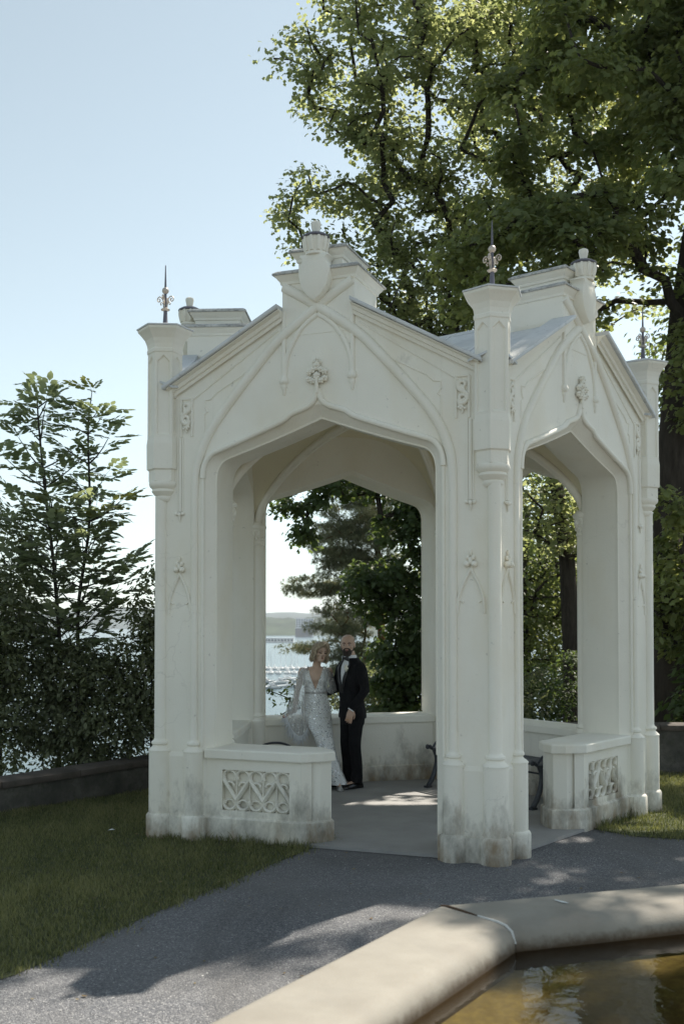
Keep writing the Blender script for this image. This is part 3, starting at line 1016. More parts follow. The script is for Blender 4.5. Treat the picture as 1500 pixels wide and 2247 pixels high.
def grass(name, P, dens, seed, x0, x1, y0, y1, hmul=1.0):
    r = np.random.default_rng(seed)
    n = int((x1 - x0) * (y1 - y0) * dens)
    X = r.uniform(x0, x1, n); Y = r.uniform(y0, y1, n)
    # ragged edge: the blades stray a little past the outline
    wob = lowfreq(X, Y, 5, 12) * 0.05
    jx = X + r.normal(0, 0.05, n) + wob; jy = Y + r.normal(0, 0.05, n) - wob
    k = in_poly(P, jx, jy)
    X, Y = X[k], Y[k]
    n = len(X)
    lf = lowfreq(X, Y, 2.2, 5); lf2 = lowfreq(X, Y, 9, 6)
    h = (0.026 + 0.022 * r.random(n) ** 2 + 0.012 * lf + 0.010 * lf2) * hmul
    dx = np.abs(X - (-1.0)); 
    ed = edge_dist(PAVO, X, Y)
    h *= 1 + 1.6 * np.exp(-(ed / 0.10) ** 2) * r.random(n)      # the mower misses the foot of the walls
    h = np.maximum(h, 0.015)
    a = r.uniform(0, 2 * np.pi, n)
    w = 0.0022 + 0.0016 * r.random(n)
    lean = h * r.uniform(0.1, 0.9, n)
    la = r.uniform(0, 2 * np.pi, n)
    cx, cy_ = np.cos(a) * w, np.sin(a) * w
    lx, ly = np.cos(la) * lean, np.sin(la) * lean
    z = np.full(n, 0.003)
    V = np.stack([np.stack([X - cx, Y - cy_, z], 1), np.stack([X + cx, Y + cy_, z], 1),
                  np.stack([X + cx * .7 + lx * .35, Y + cy_ * .7 + ly * .35, z + h * .6], 1), np.stack([X - cx * .7 + lx * .35, Y - cy_ * .7 + ly * .35, z + h * .6], 1),
                  np.stack([X + lx, Y + ly, z + h], 1)], 1).reshape(-1, 3)
    b = np.arange(n)[:, None] * 5
    F = np.concatenate([b + np.array([[0, 1, 2]]), b + np.array([[0, 2, 3]]), b + np.array([[3, 2, 4]])], 1).reshape(-1, 3)
    rnd = np.repeat(np.clip(0.46 + 0.26 * lf + 0.14 * lf2 + 0.24 * r.normal(0, 1, n), 0, 1), 3)
    return obj(name, np_mesh(name, V, F, rnd), M['grass'], kind="stuff")
def leafmat(name, c0, c1, tr, mixf=0.45, rough=0.55, spec=0.25):
    t = NT(name)
    at = t.n("ShaderNodeAttribute"); at.attribute_name = "rnd"
    c = t.ramp(at.outputs["Fac"], [(0.0, c0), (1.0, c1)])
    t.col(c)
    t.set(Roughness=rough); t.p.inputs["Specular IOR Level"].default_value = spec
    tl = t.n("ShaderNodeBsdfTranslucent")
    t.l(t.mix(1.0, c, tr, 'MULTIPLY'), tl.inputs["Color"])
    mx = t.n("ShaderNodeMixShader"); mx.inputs[0].default_value = mixf
    t.l(t.p.outputs[0], mx.inputs[1]); t.l(tl.outputs[0], mx.inputs[2])
    t.l(mx.outputs[0], t.out.inputs["Surface"])
    return t.m
M['grass'] = leafmat("grass_blades", (0.070, 0.088, 0.034), (0.30, 0.29, 0.15), (1.5, 1.5, 0.9), 0.35)
PAVO = [(PCX + 2.52 * math.cos(PTH + R_(72 * i)), PCY + 2.52 * math.sin(PTH + R_(72 * i))) for i in range(5)]
grass("grass", LAWN_L, 5200, 1, -4.6, 0.05, 4.6, 12.4)
grass("grass", LAWN_R, 3600, 2, 2.0, 5.2, 8.9, 13.0, 1.15)

# loose gravel stones on the path
def gravel(n, x0, x1, y0, y1, seed):
    r = np.random.default_rng(seed)
    X = r.uniform(x0, x1, n); Y = r.uniform(y0, y1, n)
    k = ~in_poly(LAWN_L, X + r.normal(0, .04, n), Y + r.normal(0, .04, n)) & ~in_poly(LAWN_R, X, Y) & ~in_poly(PAVO, X, Y) & ~in_poly(BASIN_OUT, X, Y)
    X, Y = X[k], Y[k]; n = len(X)
    s = 0.0022 + 0.0040 * r.random(n) ** 3.5
    tet = np.array([[1, 0, 0], [-.5, .87, 0], [-.5, -.87, 0], [0.1, 0, .9], [0, 0, -.5]])
    A = r.uniform(0, 6.28, n)
    ca, sa = np.cos(A), np.sin(A)
    sc = r.uniform(0.6, 1.5, (n, 3)) * s[:, None]
    T_ = tet[None] * sc[:, None, :]
    V = np.stack([T_[:, :, 0] * ca[:, None] - T_[:, :, 1] * sa[:, None] + X[:, None], T_[:, :, 0] * sa[:, None] + T_[:, :, 1] * ca[:, None] + Y[:, None], T_[:, :, 2] + 0.001], 2).reshape(-1, 3)
    b = np.arange(n)[:, None] * 5
    F = np.concatenate([b + np.array([[0, 1, 3]]), b + np.array([[1, 2, 3]]), b + np.array([[2, 0, 3]])], 1).reshape(-1, 3)
    obj("gravel", np_mesh("gravel", V, F, np.repeat(r.random(n), 3)), M['stone'], kind="stuff")
t = NT("gravel_stone")
at = t.n("ShaderNodeAttribute"); at.attribute_name = "rnd"
t.col(t.ramp(at.outputs["Fac"], [(0.0, (0.08, 0.082, 0.09)), (0.6, (0.19, 0.19, 0.20)), (0.93, (0.30, 0.30, 0.30)), (1.0, (0.55, 0.54, 0.52))]))
t.set(Roughness=0.85)
M['stone'] = t.m

# ------------------------------------------------------------------ parapet walls
def parapet(name, pts, h0, h1, th, label, side):
    root = empty(name, (pts[0][0], pts[0][1], 0), 0, label, "wall")
    P = [Vector((x - pts[0][0], y - pts[0][1])) for x, y in pts]
    n = len(P)
    nr = []
    for i in range(n):
        d = (P[min(i + 1, n - 1)] - P[max(i - 1, 0)]).normalized()
        nr.append(Vector((-d.y, d.x)) * side)
    H = lambda i: h0 + (h1 - h0) * min(1, max(0, i / (n - 1)))
    mb = MB()
    mb.loft([[(*(P[i]), -0.3), (*(P[i] + nr[i] * th), -0.3), (*(P[i] + nr[i] * th), H(i) - 0.075), (*(P[i]), H(i) - 0.075)] for i in range(n)])
    me = mb.mesh("wall_face"); fix_normals(me)
    obj("wall_face", me, M['oldwall'], root)
    # cap stones, one piece each
    for i in range(n - 1):
        L = (P[i + 1] - P[i]).length
        k = max(1, round(L / 1.05))
        for j in range(k):
            a, b = (j + 0.004) / k, (j + 1 - 0.004) / k
            lo, hi = P[i].lerp(P[i + 1], a), P[i].lerp(P[i + 1], b)
            na, nb = nr[i].lerp(nr[i + 1], a), nr[i].lerp(nr[i + 1], b)
            za, zb = H(i) + (H(i + 1) - H(i)) * a, H(i) + (H(i + 1) - H(i)) * b
            dz = random.uniform(-0.004, 0.004)
            R = []
            for p, q, z in ((lo, na, za), (hi, nb, zb)):
                R.append([(*(p - q * 0.035), z - 0.075 + dz), (*(p + q * (th + .035)), z - 0.075 + dz), (*(p + q * (th + .035)), z - 0.01 + dz), (*(p + q * (th / 2)), z + 0.012 + dz), (*(p - q * 0.035), z - 0.01 + dz)])
            me = MB().loft(R).mesh("cap_stone", bevel=0.008); fix_normals(me)
            obj("cap_stone", me, M['oldcap'], root)
    return root
parapet("parapet_wall", [(-7.0, 5.93), (-5.1, 8.16), (-3.31, 10.257), (-2.131, 11.64), (-1.62, 12.22)], 0.25, 0.385, 0.30, "low dark stone parapet wall along the shaded lawn left of the pavilion", 1)
parapet("parapet_wall", [(1.62, 13.0), (3.9, 12.98), (9.0, 12.86)], 0.60, 0.60, 0.34, "low mossy stone parapet wall behind the sunlit grass right of the pavilion", 1)

# ------------------------------------------------------------------ fountain basin
c0 = Vector((0.504, 5.454))
cdir = Vector((math.cos(R_(308.1)), math.sin(R_(308.1))))
FRAD = 3.80
FC = c0 + cdir * FRAD
a0 = R_(308.1 + 180)
corner = lambda k, r: Vector((FC.x + r * math.cos(a0 + k * 2 * math.pi / 9), FC.y + r * math.sin(a0 + k * 2 * math.pi / 9)))
BASIN_OUT = [tuple(corner(k, FRAD)) for k in range(9)]
FW = 0.52                      # curb width along the corner bisector
ZT, ZWAT = 0.40, 0.285
t = NT("fountain_stone")
c = t.ramp(t.noise(3, 6, 0.6), [(0.3, (0.215, 0.195, 0.163)), (0.7, (0.29, 0.27, 0.23))])
c = t.mix(t.ramp(t.noise(60, 4, 0.7), [(0.5, 0), (0.75, 0.45)]), c, (0.25, 0.21, 0.16))
c = t.mix(t.ramp(t.noise(9, 6, 0.7), [(0.60, 0), (0.75, 0.35)]), c, (0.20, 0.17, 0.12))
c = t.mix(t.ramp(t.noise(130, 3, 0.6), [(0.66, 0), (0.72, 0.55)]), c, (0.14, 0.12, 0.095))
c = t.mix(t.ramp(t.noise(1.6, 7, 0.7, dist=1.0), [(0.50, 0), (0.66, 0.35)]), c, (0.22, 0.205, 0.18))
sx = t.n("ShaderNodeSeparateXYZ"); t.l(t.geo.outputs["Position"], sx.inputs[0])
wl = t.math('ADD', sx.outputs[2], t.math('MULTIPLY', t.noise(12, 6, 0.7), 0.07))
c = t.mix(t.ramp(t.math('SUBTRACT', wl, 0.33), [(0.0, 1.0), (0.05, 0.0)]), c, (0.075, 0.05, 0.028))   # waterline growth
t.col(c); t.set(Roughness=0.8); t.bump(t.noise(110, 4, 0.7), 0.4, 0.005)
M['fstone'] = t.m
ft = empty("fountain_basin", (FC.x, FC.y, 0), 0, "many-sided stone fountain basin with rounded curb and murky water in the foreground", "fountain")
prof = [(0.0, 0.0), (0.0, ZT - 0.018), (0.012, ZT - 0.005), (0.04, ZT), (FW - 0.115, ZT), (FW - 0.065, ZT - 0.007), (FW - 0.028, ZT - 0.028), (FW - 0.006, ZT - 0.062), (FW, ZT - 0.10), (FW, 0.0)]
for k in range(9):
    gap = 0.0022
    rings = []
    A, B = corner(k, FRAD) - FC, corner(k + 1, FRAD) - FC
    for end, q in ((A, 0), (B, 1)):
        d = (B - A).normalized() * (gap if q == 0 else -gap)
        rings.append([(end.x * (1 - r / FRAD) + d.x, end.y * (1 - r / FRAD) + d.y, z) for r, z in prof])
    mid = []
    N_ = 10
    R = []
    for j in range(N_ + 1):
        f = j / N_
        R.append([(a[0] + (b[0] - a[0]) * f, a[1] + (b[1] - a[1]) * f, a[2] + (0.0025 * mnoise.noise((a[0] * 2 + f * 9, a[1], a[2] * 5 + k)) if a[2] > 0.2 else 0)) for a, b in zip(rings[0], rings[1])])
    me = MB().loft(R).mesh("curb_stone", 40); fix_normals(me)
    obj("curb_stone", me, M['fstone'], ft)
# pale mortar left in the joint at the near corner
A = corner(0, FRAD) - FC
jp = [(A.x * (1 - r / FRAD), A.y * (1 - r / FRAD), z + 0.002) for r, z in [(0.27, ZT), (FW - 0.115, ZT), (FW - 0.065, ZT - 0.007), (FW - 0.028, ZT - 0.028), (FW - 0.003, ZT - 0.08)]]
obj("joint_mortar", MB().tube(jp, [0.004, 0.007, 0.008, 0.009, 0.006], 6).mesh("joint_mortar", 60), simple("mortar", (0.55, 0.55, 0.53), 0.9), ft)
jp = [(A.x * (1 - r / FRAD), A.y * (1 - r / FRAD), z + 0.001) for r, z in [(0.01, ZT - .004), (0.06, ZT), (0.18, ZT), (0.26, ZT)]]
obj("joint_moss", MB().tube(jp, [0.005, 0.009, 0.008, 0.004], 6).mesh("joint_moss", 60), simple("joint_moss", (0.07, 0.04, 0.022), 0.95, bump=0.5), ft)
RI = FRAD - FW
t = NT("basin_mud")
c = t.ramp(t.noise(2.4, 7, 0.62, dist=0.6), [(0.28, (0.052, 0.043, 0.012)), (0.5, (0.115, 0.098, 0.030)), (0.72, (0.19, 0.165, 0.062))])
c = t.mix(t.ramp(t.noise(26, 6, 0.75), [(0.42, 0.6), (0.6, 0)]), c, (0.05, 0.036, 0.012))
c = t.mix(t.ramp(t.noise(48, 2), [(0.76, 0), (0.79, 0.8)]), c, (0.38, 0.30, 0.15))
t.col(c); t.set(Roughness=0.9); t.bump(t.noise(20, 6), 0.5, 0.01)
M['mud'] = t.m
me = MB().add([(*(corner(k, RI + 0.02) - FC), 0.20) for k in range(9)], [tuple(range(9))]).mesh("basin_floor"); 
obj("basin_floor", me, M['mud'], ft)
# water: tinted clear film with fresnel reflection
t = NT("pond_water")
tr_ = t.n("ShaderNodeBsdfTransparent"); tr_.inputs[0].default_value = (0.86, 0.78, 0.58, 1)
gl = t.n("ShaderNodeBsdfGlossy"); gl.inputs["Roughness"].default_value = 0.015
fr = t.n("ShaderNodeFresnel"); fr.inputs["IOR"].default_value = 1.33
mx = t.n("ShaderNodeMixShader")
bp = t.n("ShaderNodeBump"); bp.inputs["Strength"].default_value = 0.12; bp.inputs["Distance"].default_value = 0.02
t.l(t.noise(7, 3, 0.5, dist=0.8), bp.inputs["Height"])
t.l(bp.outputs[0], gl.inputs["Normal"]); t.l(bp.outputs[0], fr.inputs["Normal"])
t.l(fr.outputs[0], mx.inputs[0]); t.l(tr_.outputs[0], mx.inputs[1]); t.l(gl.outputs[0], mx.inputs[2])
t.l(mx.outputs[0], t.out.inputs["Surface"])
M['pond'] = t.m
obj("water", MB().add([(*corner(k, RI + 0.01), ZWAT) for k in range(9)], [tuple(range(9))]).mesh("water"), M['pond'], kind="structure")
gravel(42000, -3.2, 5.2, 3.9, 9.6, 3)
def fallen(n, seed):
    r = np.random.default_rng(seed)
    X = r.uniform(-2.6, 4.6, n); Y = r.uniform(4.2, 10.4, n)
    k = ~in_poly(PAVO, X, Y) & ~in_poly(BASIN_OUT, X, Y)
    X, Y = X[k], Y[k]; n = len(X)
    z = np.where(in_poly(LAWN_L, X, Y) | in_poly(LAWN_R, X, Y), 0.036, 0.006)
    tv = np.array([(-.5, 0, .1), (0, -.32, 0), (.5, 0, .12), (0, .32, .05)])
    A = r.uniform(0, 6.28, n); s_ = r.uniform(.018, .042, n)
    V = np.stack([(tv[None, :, 0] * np.cos(A)[:, None] - tv[None, :, 1] * np.sin(A)[:, None]) * s_[:, None] + X[:, None], (tv[None, :, 0] * np.sin(A)[:, None] + tv[None, :, 1] * np.cos(A)[:, None]) * s_[:, None] + Y[:, None], tv[None, :, 2] * s_[:, None] + z[:, None]], 2).reshape(-1, 3)
    b = np.arange(n)[:, None] * 4
    F = np.concatenate([b + np.array([[0, 1, 2]]), b + np.array([[0, 2, 3]])], 1).reshape(-1, 3)
    obj("fallen_leaves", np_mesh("fallen_leaves", V, F, np.repeat(r.random(n), 2)), leafmat("dead_leaf", (0.10, 0.065, 0.03), (0.26, 0.20, 0.09), (1, 1, .8), 0.2), kind="stuff")
fallen(170, 8)
# scraps the photograph shows lying about
paper = simple("paper", (0.62, 0.64, 0.62), 0.8)
me = MB().add([(-.03, -.018, .03), (.03, -.014, .034), (.026, .02, .028), (0, .004, .04), (-.028, .016, .026)], [(0, 1, 3), (1, 2, 3), (2, 4, 3), (4, 0, 3)]).mesh("paper_scrap")
o = obj("paper_scrap", me, paper, loc=(-2.02, 9.3, 0.0)); tag(o, "tiny crumpled white paper scrap on the shaded lawn left of the pavilion", "litter")
me = MB().loft([[(-.045, -.003, 0), (-.045, .003, 0), (-.045, 0, .004)], [(-.01, -.010, .002), (-.01, .010, .002), (-.01, 0, .006)], [(.02, -.013, .003), (.02, .013, .003), (.02, 0, .007)], [(.05, -.002, .004), (.05, .002, .004), (.05, 0, .006)]]).mesh("feather", 60)
o = obj("feather", me, paper, loc=(1.135, 5.50, ZT + 0.002), rz=R_(-55)); tag(o, "small white feather lying on the right curb of the fountain", "feather")
# ------------------------------------------------------------------ fjord, far shore, harbour
SEA = -25.0
t = NT("fjord_water")
t.col((0.03, 0.06, 0.075)); t.set(Roughness=0.2); t.p.inputs["IOR"].default_value = 1.33
nz = t.noise(0.5, 6, 0.6)
t.bump(t.math('ADD', nz, t.math('MULTIPLY', t.noise(0.06, 4), 2.0)), 0.30, 0.8)
M['sea'] = t.m
n = 48
vs = [(14000 * math.cos(2 * math.pi * k / n), 14000 * math.sin(2 * math.pi * k / n) , SEA) for k in range(n)]
obj("fjord", MB().add(vs, [tuple(range(n))]).mesh("fjord"), M['sea'], kind="structure")
M['forest'] = simple("far_forest", (0.032, 0.048, 0.026), 0.95, var=0.6, scale=0.02, spec=0.1)
M['forest2'] = simple("far_ridge", (0.026, 0.042, 0.034), 0.95, var=0.4, scale=0.008, spec=0.1)
def ridge(name, x0, x1, y, depth, hfun, seed, mat, nx=220, rough=3.0):
    ny = 16
    vs, fs = [], []
    for j in range(ny + 1):
        q = j / ny
        for i in range(nx + 1):
            x = x0 + (x1 - x0) * i / nx
            prof = math.sin(min(1.0, q * 1.35) * math.pi / 2)
            h = hfun(x / y) * prof + (mnoise.fractal((x * .02, q * 40, seed), 1.0, 2.0, 4) * rough if q > 0 else 0)
            e = min(1, (x - x0) / 300, (x1 - x) / 300)
            vs.append((x, y + depth * q + 60 * mnoise.noise((x * .004, seed, 0)), SEA - 1 + max(0, h) * max(0, e)))
    for j in range(ny):
        fs += [(j * (nx + 1) + i, j * (nx + 1) + i + 1, (j + 1) * (nx + 1) + i + 1, (j + 1) * (nx + 1) + i) for i in range(nx)]
    return obj(name, MB().add(vs, fs).mesh(name, 70), mat, kind="structure")
# x/y = -0.195 is the gap by the left pier, -0.05 the view through the arch
ridge("far_hill", -3800, 3500, 4300, 1500, lambda q: 74 + 26 * math.exp(-((q + 0.24) / 0.09) ** 2) + 5 * math.sin(q * 70), 1.0, M['forest2'])
ridge("wooded_shore", -420, 900, 2150, 500, lambda q: 42 + 7 * math.sin(q * 60 + 1) , 4.0, M['forest'], 260, 7.0)
def at(px, py, Y):
    a = (px - 750) / 2311.25; b = -(py - 1306.97) / 2311.25
    c_, s_ = math.cos(0.0255), math.sin(0.0255)
    d = (a, c_ - b * s_, s_ + b * c_)
    k = Y / d[1]
    return (d[0] * k, Y, 1.85 + d[2] * k)
M['fwhite'] = simple("far_white", (0.75, 0.75, 0.74), 0.5, var=0.05)
M['fgrey'] = simple("far_pale_grey", (0.50, 0.53, 0.56), 0.6, var=0.08)
M['fdark'] = simple("far_dark", (0.07, 0.075, 0.09), 0.6)
M['fglass'] = simple("far_glass", (0.08, 0.10, 0.12), 0.1)
M['deck'] = simple("dock_planks", (0.33, 0.32, 0.30), 0.8)
def building(name, x, y, w, d, h, mat, label, rows, cols, roof=True):
    b = empty(name, (x, y, SEA + 0.6), 0, label, "building")
    obj("walls", MB().box(-w / 2, w / 2, 0, d, -1, h).mesh("walls"), mat, b)
    mb = MB(); mb.box(-w / 2 - .6, w / 2 + .6, -.6, d + .6, h, h + 1.0)
    obj("roof", mb.mesh("roof"), M['fgrey'], b)
    dw, dh = w / cols, h / rows
    me = MB().box(-dw * .33, dw * .33, -.12, .1, 0, dh * .55).mesh("window")
    for r in range(rows):
        for c in range(cols):
            obj("window", me, M['fglass'], b, (-w / 2 + dw * (c + .5), 0, dh * (r + .25)))
building("tower_block", at(668, 1395, 2050)[0], 2050, 34, 25, 33, M['fgrey'], "pale grey slab block on the far shore above the dark warehouse", 8, 7)
building("warehouse", at(665, 1398, 2000)[0], 2000, 30, 22, 15, M['fdark'], "dark boxy warehouse at the far waterline beside the wooded shore", 3, 5)
building("waterfront_hall", at(608, 1408, 1430)[0], 1430, 44, 14, 4.2, M['fwhite'], "long low white hall on the distant pier behind the bride", 1, 10)
def dock(x, y, w, label, post=True, mat='deck'):
    d = empty("dock", (x, y, SEA), 0, label, "dock", )
    k = max(6, int(w / 3))
    me = MB().box(-w / k / 2 + .06, w / k / 2 - .06, -1.6, 1.6, 0.55, 0.85).mesh("deck_section")
    for i in range(k):
        obj("deck_section", me, M[mat], d, (-w / 2 + w * (i + .5) / k, 0, 0))
    pm = MB().lathe([(0.22, -2), (0.22, 2.2)], 8).mesh("mooring_post")
    for i in range(0, k + 1, 3):
        obj("mooring_post", pm, M['fwhite'], d, (-w / 2 + w * i / k, 1.9, 0))
    return d
dock(at(600, 1470, 610)[0], 610, 110, "farther long floating dock across the marina, behind the moored boats")
dock(at(615, 1480, 560)[0], 560, 100, "nearer long floating dock in the marina behind the bride")
dock(at(610, 1412, 1400)[0], 1400, 90, "distant dark pier under the long white hall")
dock(at(250, 1500, 520)[0], 520, 120, "floating dock glimpsed through the saplings left of the pavilion")
dock(at(250, 1480, 600)[0], 600, 120, "second floating dock farther out beyond the saplings")

def boat_proto(kind):
    L = 9.5 if kind == 'sail' else 8.0
    b = empty("sailboat" if kind == 'sail' else "motor_boat", (0, 0, 0))
    mb = MB()
    secs = [(-.5, .75, .9), (-.3, .95, .95), (0, 1.0, 1.0), (.25, .8, 1.08), (.42, .4, 1.2), (.5, .03, 1.3)]
    R = []
    for f, w, h in secs:
        hw = w * 1.5
        R.append([(f * L, -hw, h), (f * L, -hw * .85, .2), (f * L, 0, -.3), (f * L, hw * .85, .2), (f * L, hw, h)])
    me = mb.loft(R).mesh("hull", 50); fix_normals(me)
    obj("hull", me, M['fwhite'], b)
    me = MB().loft([[(-.28 * L, -.95, .95), (-.28 * L, .95, .95), (-.26 * L, .8, 1.65), (-.26 * L, -.8, 1.65)], [(.16 * L, -.85, .98), (.16 * L, .85, .98), (.08 * L, .7, 1.6), (.08 * L, -.7, 1.6)]]).mesh("cabin"); fix_normals(me)
    cb = obj("cabin", me, M['fwhite'], b)
    obj("window", MB().box(-.22 * L, .06 * L, -.9, -.86, 1.2, 1.45).mesh("window"), M['fglass'], cb)
    if kind == 'sail':
        obj("mast", MB().lathe([(.11, 1.5), (.09, 8), (.05, 13)], 6, (.12 * L, 0)).mesh("mast"), M['fwhite'], b)
        obj("boom", MB().tube([(.12 * L, 0, 2.4), (-.36 * L, 0, 2.3)], .16, 6).mesh("boom"), M['fgrey'], b)
        obj("rigging", MB().tube([(.5 * L, 0, 1.3), (.12 * L, 0, 12.8), (-.5 * L, 0, 1.2)], .025, 4).mesh("rigging"), M['fgrey'], b)
    else:
        obj("windscreen", MB().box(.1 * L, .13 * L, -.8, .8, 1.0, 1.9).mesh("windscreen"), M['fglass'], b)
        obj("flybridge", MB().box(-.2 * L, 0, -.7, .7, 1.66, 2.4).mesh("flybridge"), M['fwhite'], b)
    return b
pr = {k: boat_proto(k) for k in ('sail', 'motor')}
first = {'sail': True, 'motor': True}
rb = random.Random(4)
spots = []
for px in (582, 590, 603, 616, 627, 640, 652, 668): spots.append(('sail', px, 606 + rb.uniform(-1, 1), 90, 'through the arch'))
for px in (579, 594, 611, 631, 646): spots.append((rb.choice(['sail', 'motor']), px, 554, 90, 'through the arch'))
for px, Y in ((585, 470), (618, 465), (640, 440), (662, 480), (600, 430), (633, 490)): spots.append((rb.choice(['motor', 'motor', 'sail']), px, Y, rb.uniform(-20, 40), 'through the arch'))
for px in range(20, 345, 21): spots.append((rb.choice(['sail', 'motor']), px + rb.uniform(-5, 5), rb.choice([514, 526, 594, 606]), 90, 'beyond the saplings'))
for px in range(200, 340, 28): spots.append(('motor', px, rb.uniform(380, 460), rb.uniform(-30, 30), 'beyond the saplings'))
for kind, px, Y, rot, wh in spots:
    if first[kind]:
        b = pr[kind]; first[kind] = False
    else:
        b = copy_tree(pr[kind])
    p = at(px, 1400, Y)
    b.location = (p[0], Y, SEA); b.rotation_euler = (0, 0, R_(rot + rb.uniform(-4, 4)))
    sail = kind == 'sail'
    at_ = "moored at the farther dock" if Y > 580 else ("moored at the nearer dock" if Y > 500 else "nearest, in front of the docks")
    lb = ("white sailboat with bare mast " if sail else "white motor boat ") + at_ + (", through the front arch" if 'arch' in wh else ", beyond the saplings")
    gp = ("sailboats " if sail else "motor boats ") + at_ + " " + wh
    tag(b, lb, "boat", gp)

# air: pale even haze round everything
hz = NT("haze_air")
hz.t.nodes.remove(hz.p)
pv = hz.n("ShaderNodeVolumePrincipled")
pv.inputs["Color"].default_value = (0.86, 0.92, 1.0, 1)
pv.inputs["Density"].default_value = 0.00011
pv.inputs["Anisotropy"].default_value = 0.2
hz.l(pv.outputs[0], hz.out.inputs["Volume"])
HAZE = True
if HAZE:
    obj("haze", MB().box(-15000, 15000, -15000, 15000, SEA - 2, 86).mesh("haze"), hz.m, kind="stuff")
# ------------------------------------------------------------------ trees and shrubs
M['maple'] = leafmat("maple_leaves", (0.105, 0.132, 0.066), (0.215, 0.238, 0.126), (2.9, 2.7, 2.1), 0.58, 0.45, 0.35)
M['maple_dark'] = leafmat("dark_maple_leaves", (0.090, 0.122, 0.055), (0.160, 0.185, 0.082), (2.9, 2.6, 1.6), 0.48, 0.5, 0.3)
M['yew'] = leafmat("dense_tree_leaves", (0.048, 0.075, 0.030), (0.085, 0.118, 0.042), (2.4, 2.3, 1.4), 0.40, 0.5, 0.3)
M['lime'] = leafmat("bright_wood_leaves", (0.070, 0.096, 0.038), (0.15, 0.175, 0.075), (2.6, 2.5, 1.6), 0.45, 0.5, 0.3)
M['ash'] = leafmat("ash_leaves", (0.120, 0.150, 0.100), (0.19, 0.215, 0.14), (2.2, 2.2, 1.5), 0.45, 0.5, 0.35)
M['ashyoung'] = leafmat("young_ash_leaves", (0.16, 0.18, 0.06), (0.26, 0.27, 0.11), (1.3, 1.3, 0.9), 0.4, 0.5, 0.3)
M['shrub'] = leafmat("shrub_leaves", (0.085, 0.102, 0.060), (0.185, 0.200, 0.120), (2.2, 2.2, 1.4), 0.42, 0.5, 0.35)
M['pine'] = leafmat("pine_needles", (0.12, 0.138, 0.085), (0.30, 0.305, 0.20), (1.4, 1.4, 1.0), 0.32, 0.6, 0.2)
def bark(name, c, stretch=(9, 9, 1.6)):
    t = NT(name)
    n = t.noise(1.6, 8, 0.7, stretch=stretch)
    t.col(t.ramp(n, [(0.3, tuple(x * .5 for x in c)), (0.7, tuple(x * 1.4 for x in c))]))
    t.set(Roughness=0.95); t.bump(n, 1.0, 0.03)
    t.p.inputs["Specular IOR Level"].default_value = 0.15
    return t.m
M['bark'] = bark("maple_bark", (0.055, 0.046, 0.038))
M['barkgrey'] = bark("sapling_bark", (0.07, 0.065, 0.055))
M['barkpine'] = bark("pine_bark", (0.20, 0.105, 0.058))

# leaf templates: (verts, faces); y runs along the leaf
def t_maple():
    tips = [(0, 1.0), (.27, .72), (.56, .70), (.33, .40), (.55, .12), (.12, .12), (0, 0), (-.12, .12), (-.55, .12), (-.33, .40), (-.56, .70), (-.27, .72)]
    V = [(0, .36, .05)] + [(x, y, -.16 * (y - .3) ** 2 - .22 * abs(x)) for x, y in tips]
    F = [(0, 1 + k, 1 + (k + 1) % 12) for k in range(12)]
    return np.array(V), np.array(F)
def t_maple5():
    V = [(0, 0, 0), (.5, .15, -.1), (.30, .42, 0), (.50, .75, -.12), (0, 1, -.12), (-.50, .75, -.12), (-.30, .42, 0), (-.5, .15, -.1)]
    F = [(0, 1, 2), (0, 2, 6), (2, 3, 4), (2, 4, 6), (6, 4, 5), (0, 6, 7)]
    return np.array(V), np.array(F)
def t_oval():
    V = [(0, 0, 0), (.24, .35, -.03), (.20, .70, -.06), (0, 1, -.12), (-.20, .70, -.06), (-.24, .35, -.03), (0, .5, .03)]
    F = [(0, 1, 6), (1, 2, 6), (2, 3, 6), (3, 4, 6), (4, 5, 6), (5, 0, 6)]
    return np.array(V), np.array(F)
def t_diamond():
    V = [(0, 0, 0), (.3, .5, .04), (0, 1, -.1), (-.3, .5, .04)]
    F = [(0, 1, 2), (0, 2, 3)]
    return np.array(V), np.array(F)
def t_needles(n=9):
    V, F = [], []
    r = np.random.default_rng(3)
    for k in range(n):
        a = r.uniform(0, 6.28); e = r.uniform(0.15, 1.1)
        d = np.array([math.cos(a) * math.sin(e), math.cos(e), math.sin(a) * math.sin(e)])
        s = np.cross(d, r.normal(0, 1, 3)); s /= np.linalg.norm(s)
        b = len(V)
        V += [s * .03, -s * .03, d * r.uniform(.7, 1)]
        F.append((b, b + 1, b + 2))
    return np.array(V), np.array(F)
TPL = dict(maple=t_maple(), maple5=t_maple5(), oval=t_oval(), diamond=t_diamond(), needles=t_needles())
def unit(a):
    return a / (np.linalg.norm(a, axis=1, keepdims=True) + 1e-9)
def leaves(name, pos, nrm, dr, size, tpl, rnd, mat, parent, kind="stuff"):
    tv, tf = TPL[tpl]
    nrm = unit(nrm)
    dr = unit(dr - nrm * (dr * nrm).sum(1, keepdims=True))
    sd = np.cross(dr, nrm)
    V = pos[:, None, :] + size[:, None, None] * (tv[None, :, 0:1] * sd[:, None, :] + tv[None, :, 1:2] * dr[:, None, :] + tv[None, :, 2:3] * nrm[:, None, :])
    n = len(pos)
    F = (np.arange(n)[:, None, None] * len(tv) + tf[None]).reshape(-1, 3)
    me = np_mesh(name, V.reshape(-1, 3), F, np.repeat(rnd, len(tf)))
    return obj(name, me, mat, parent, kind=kind)

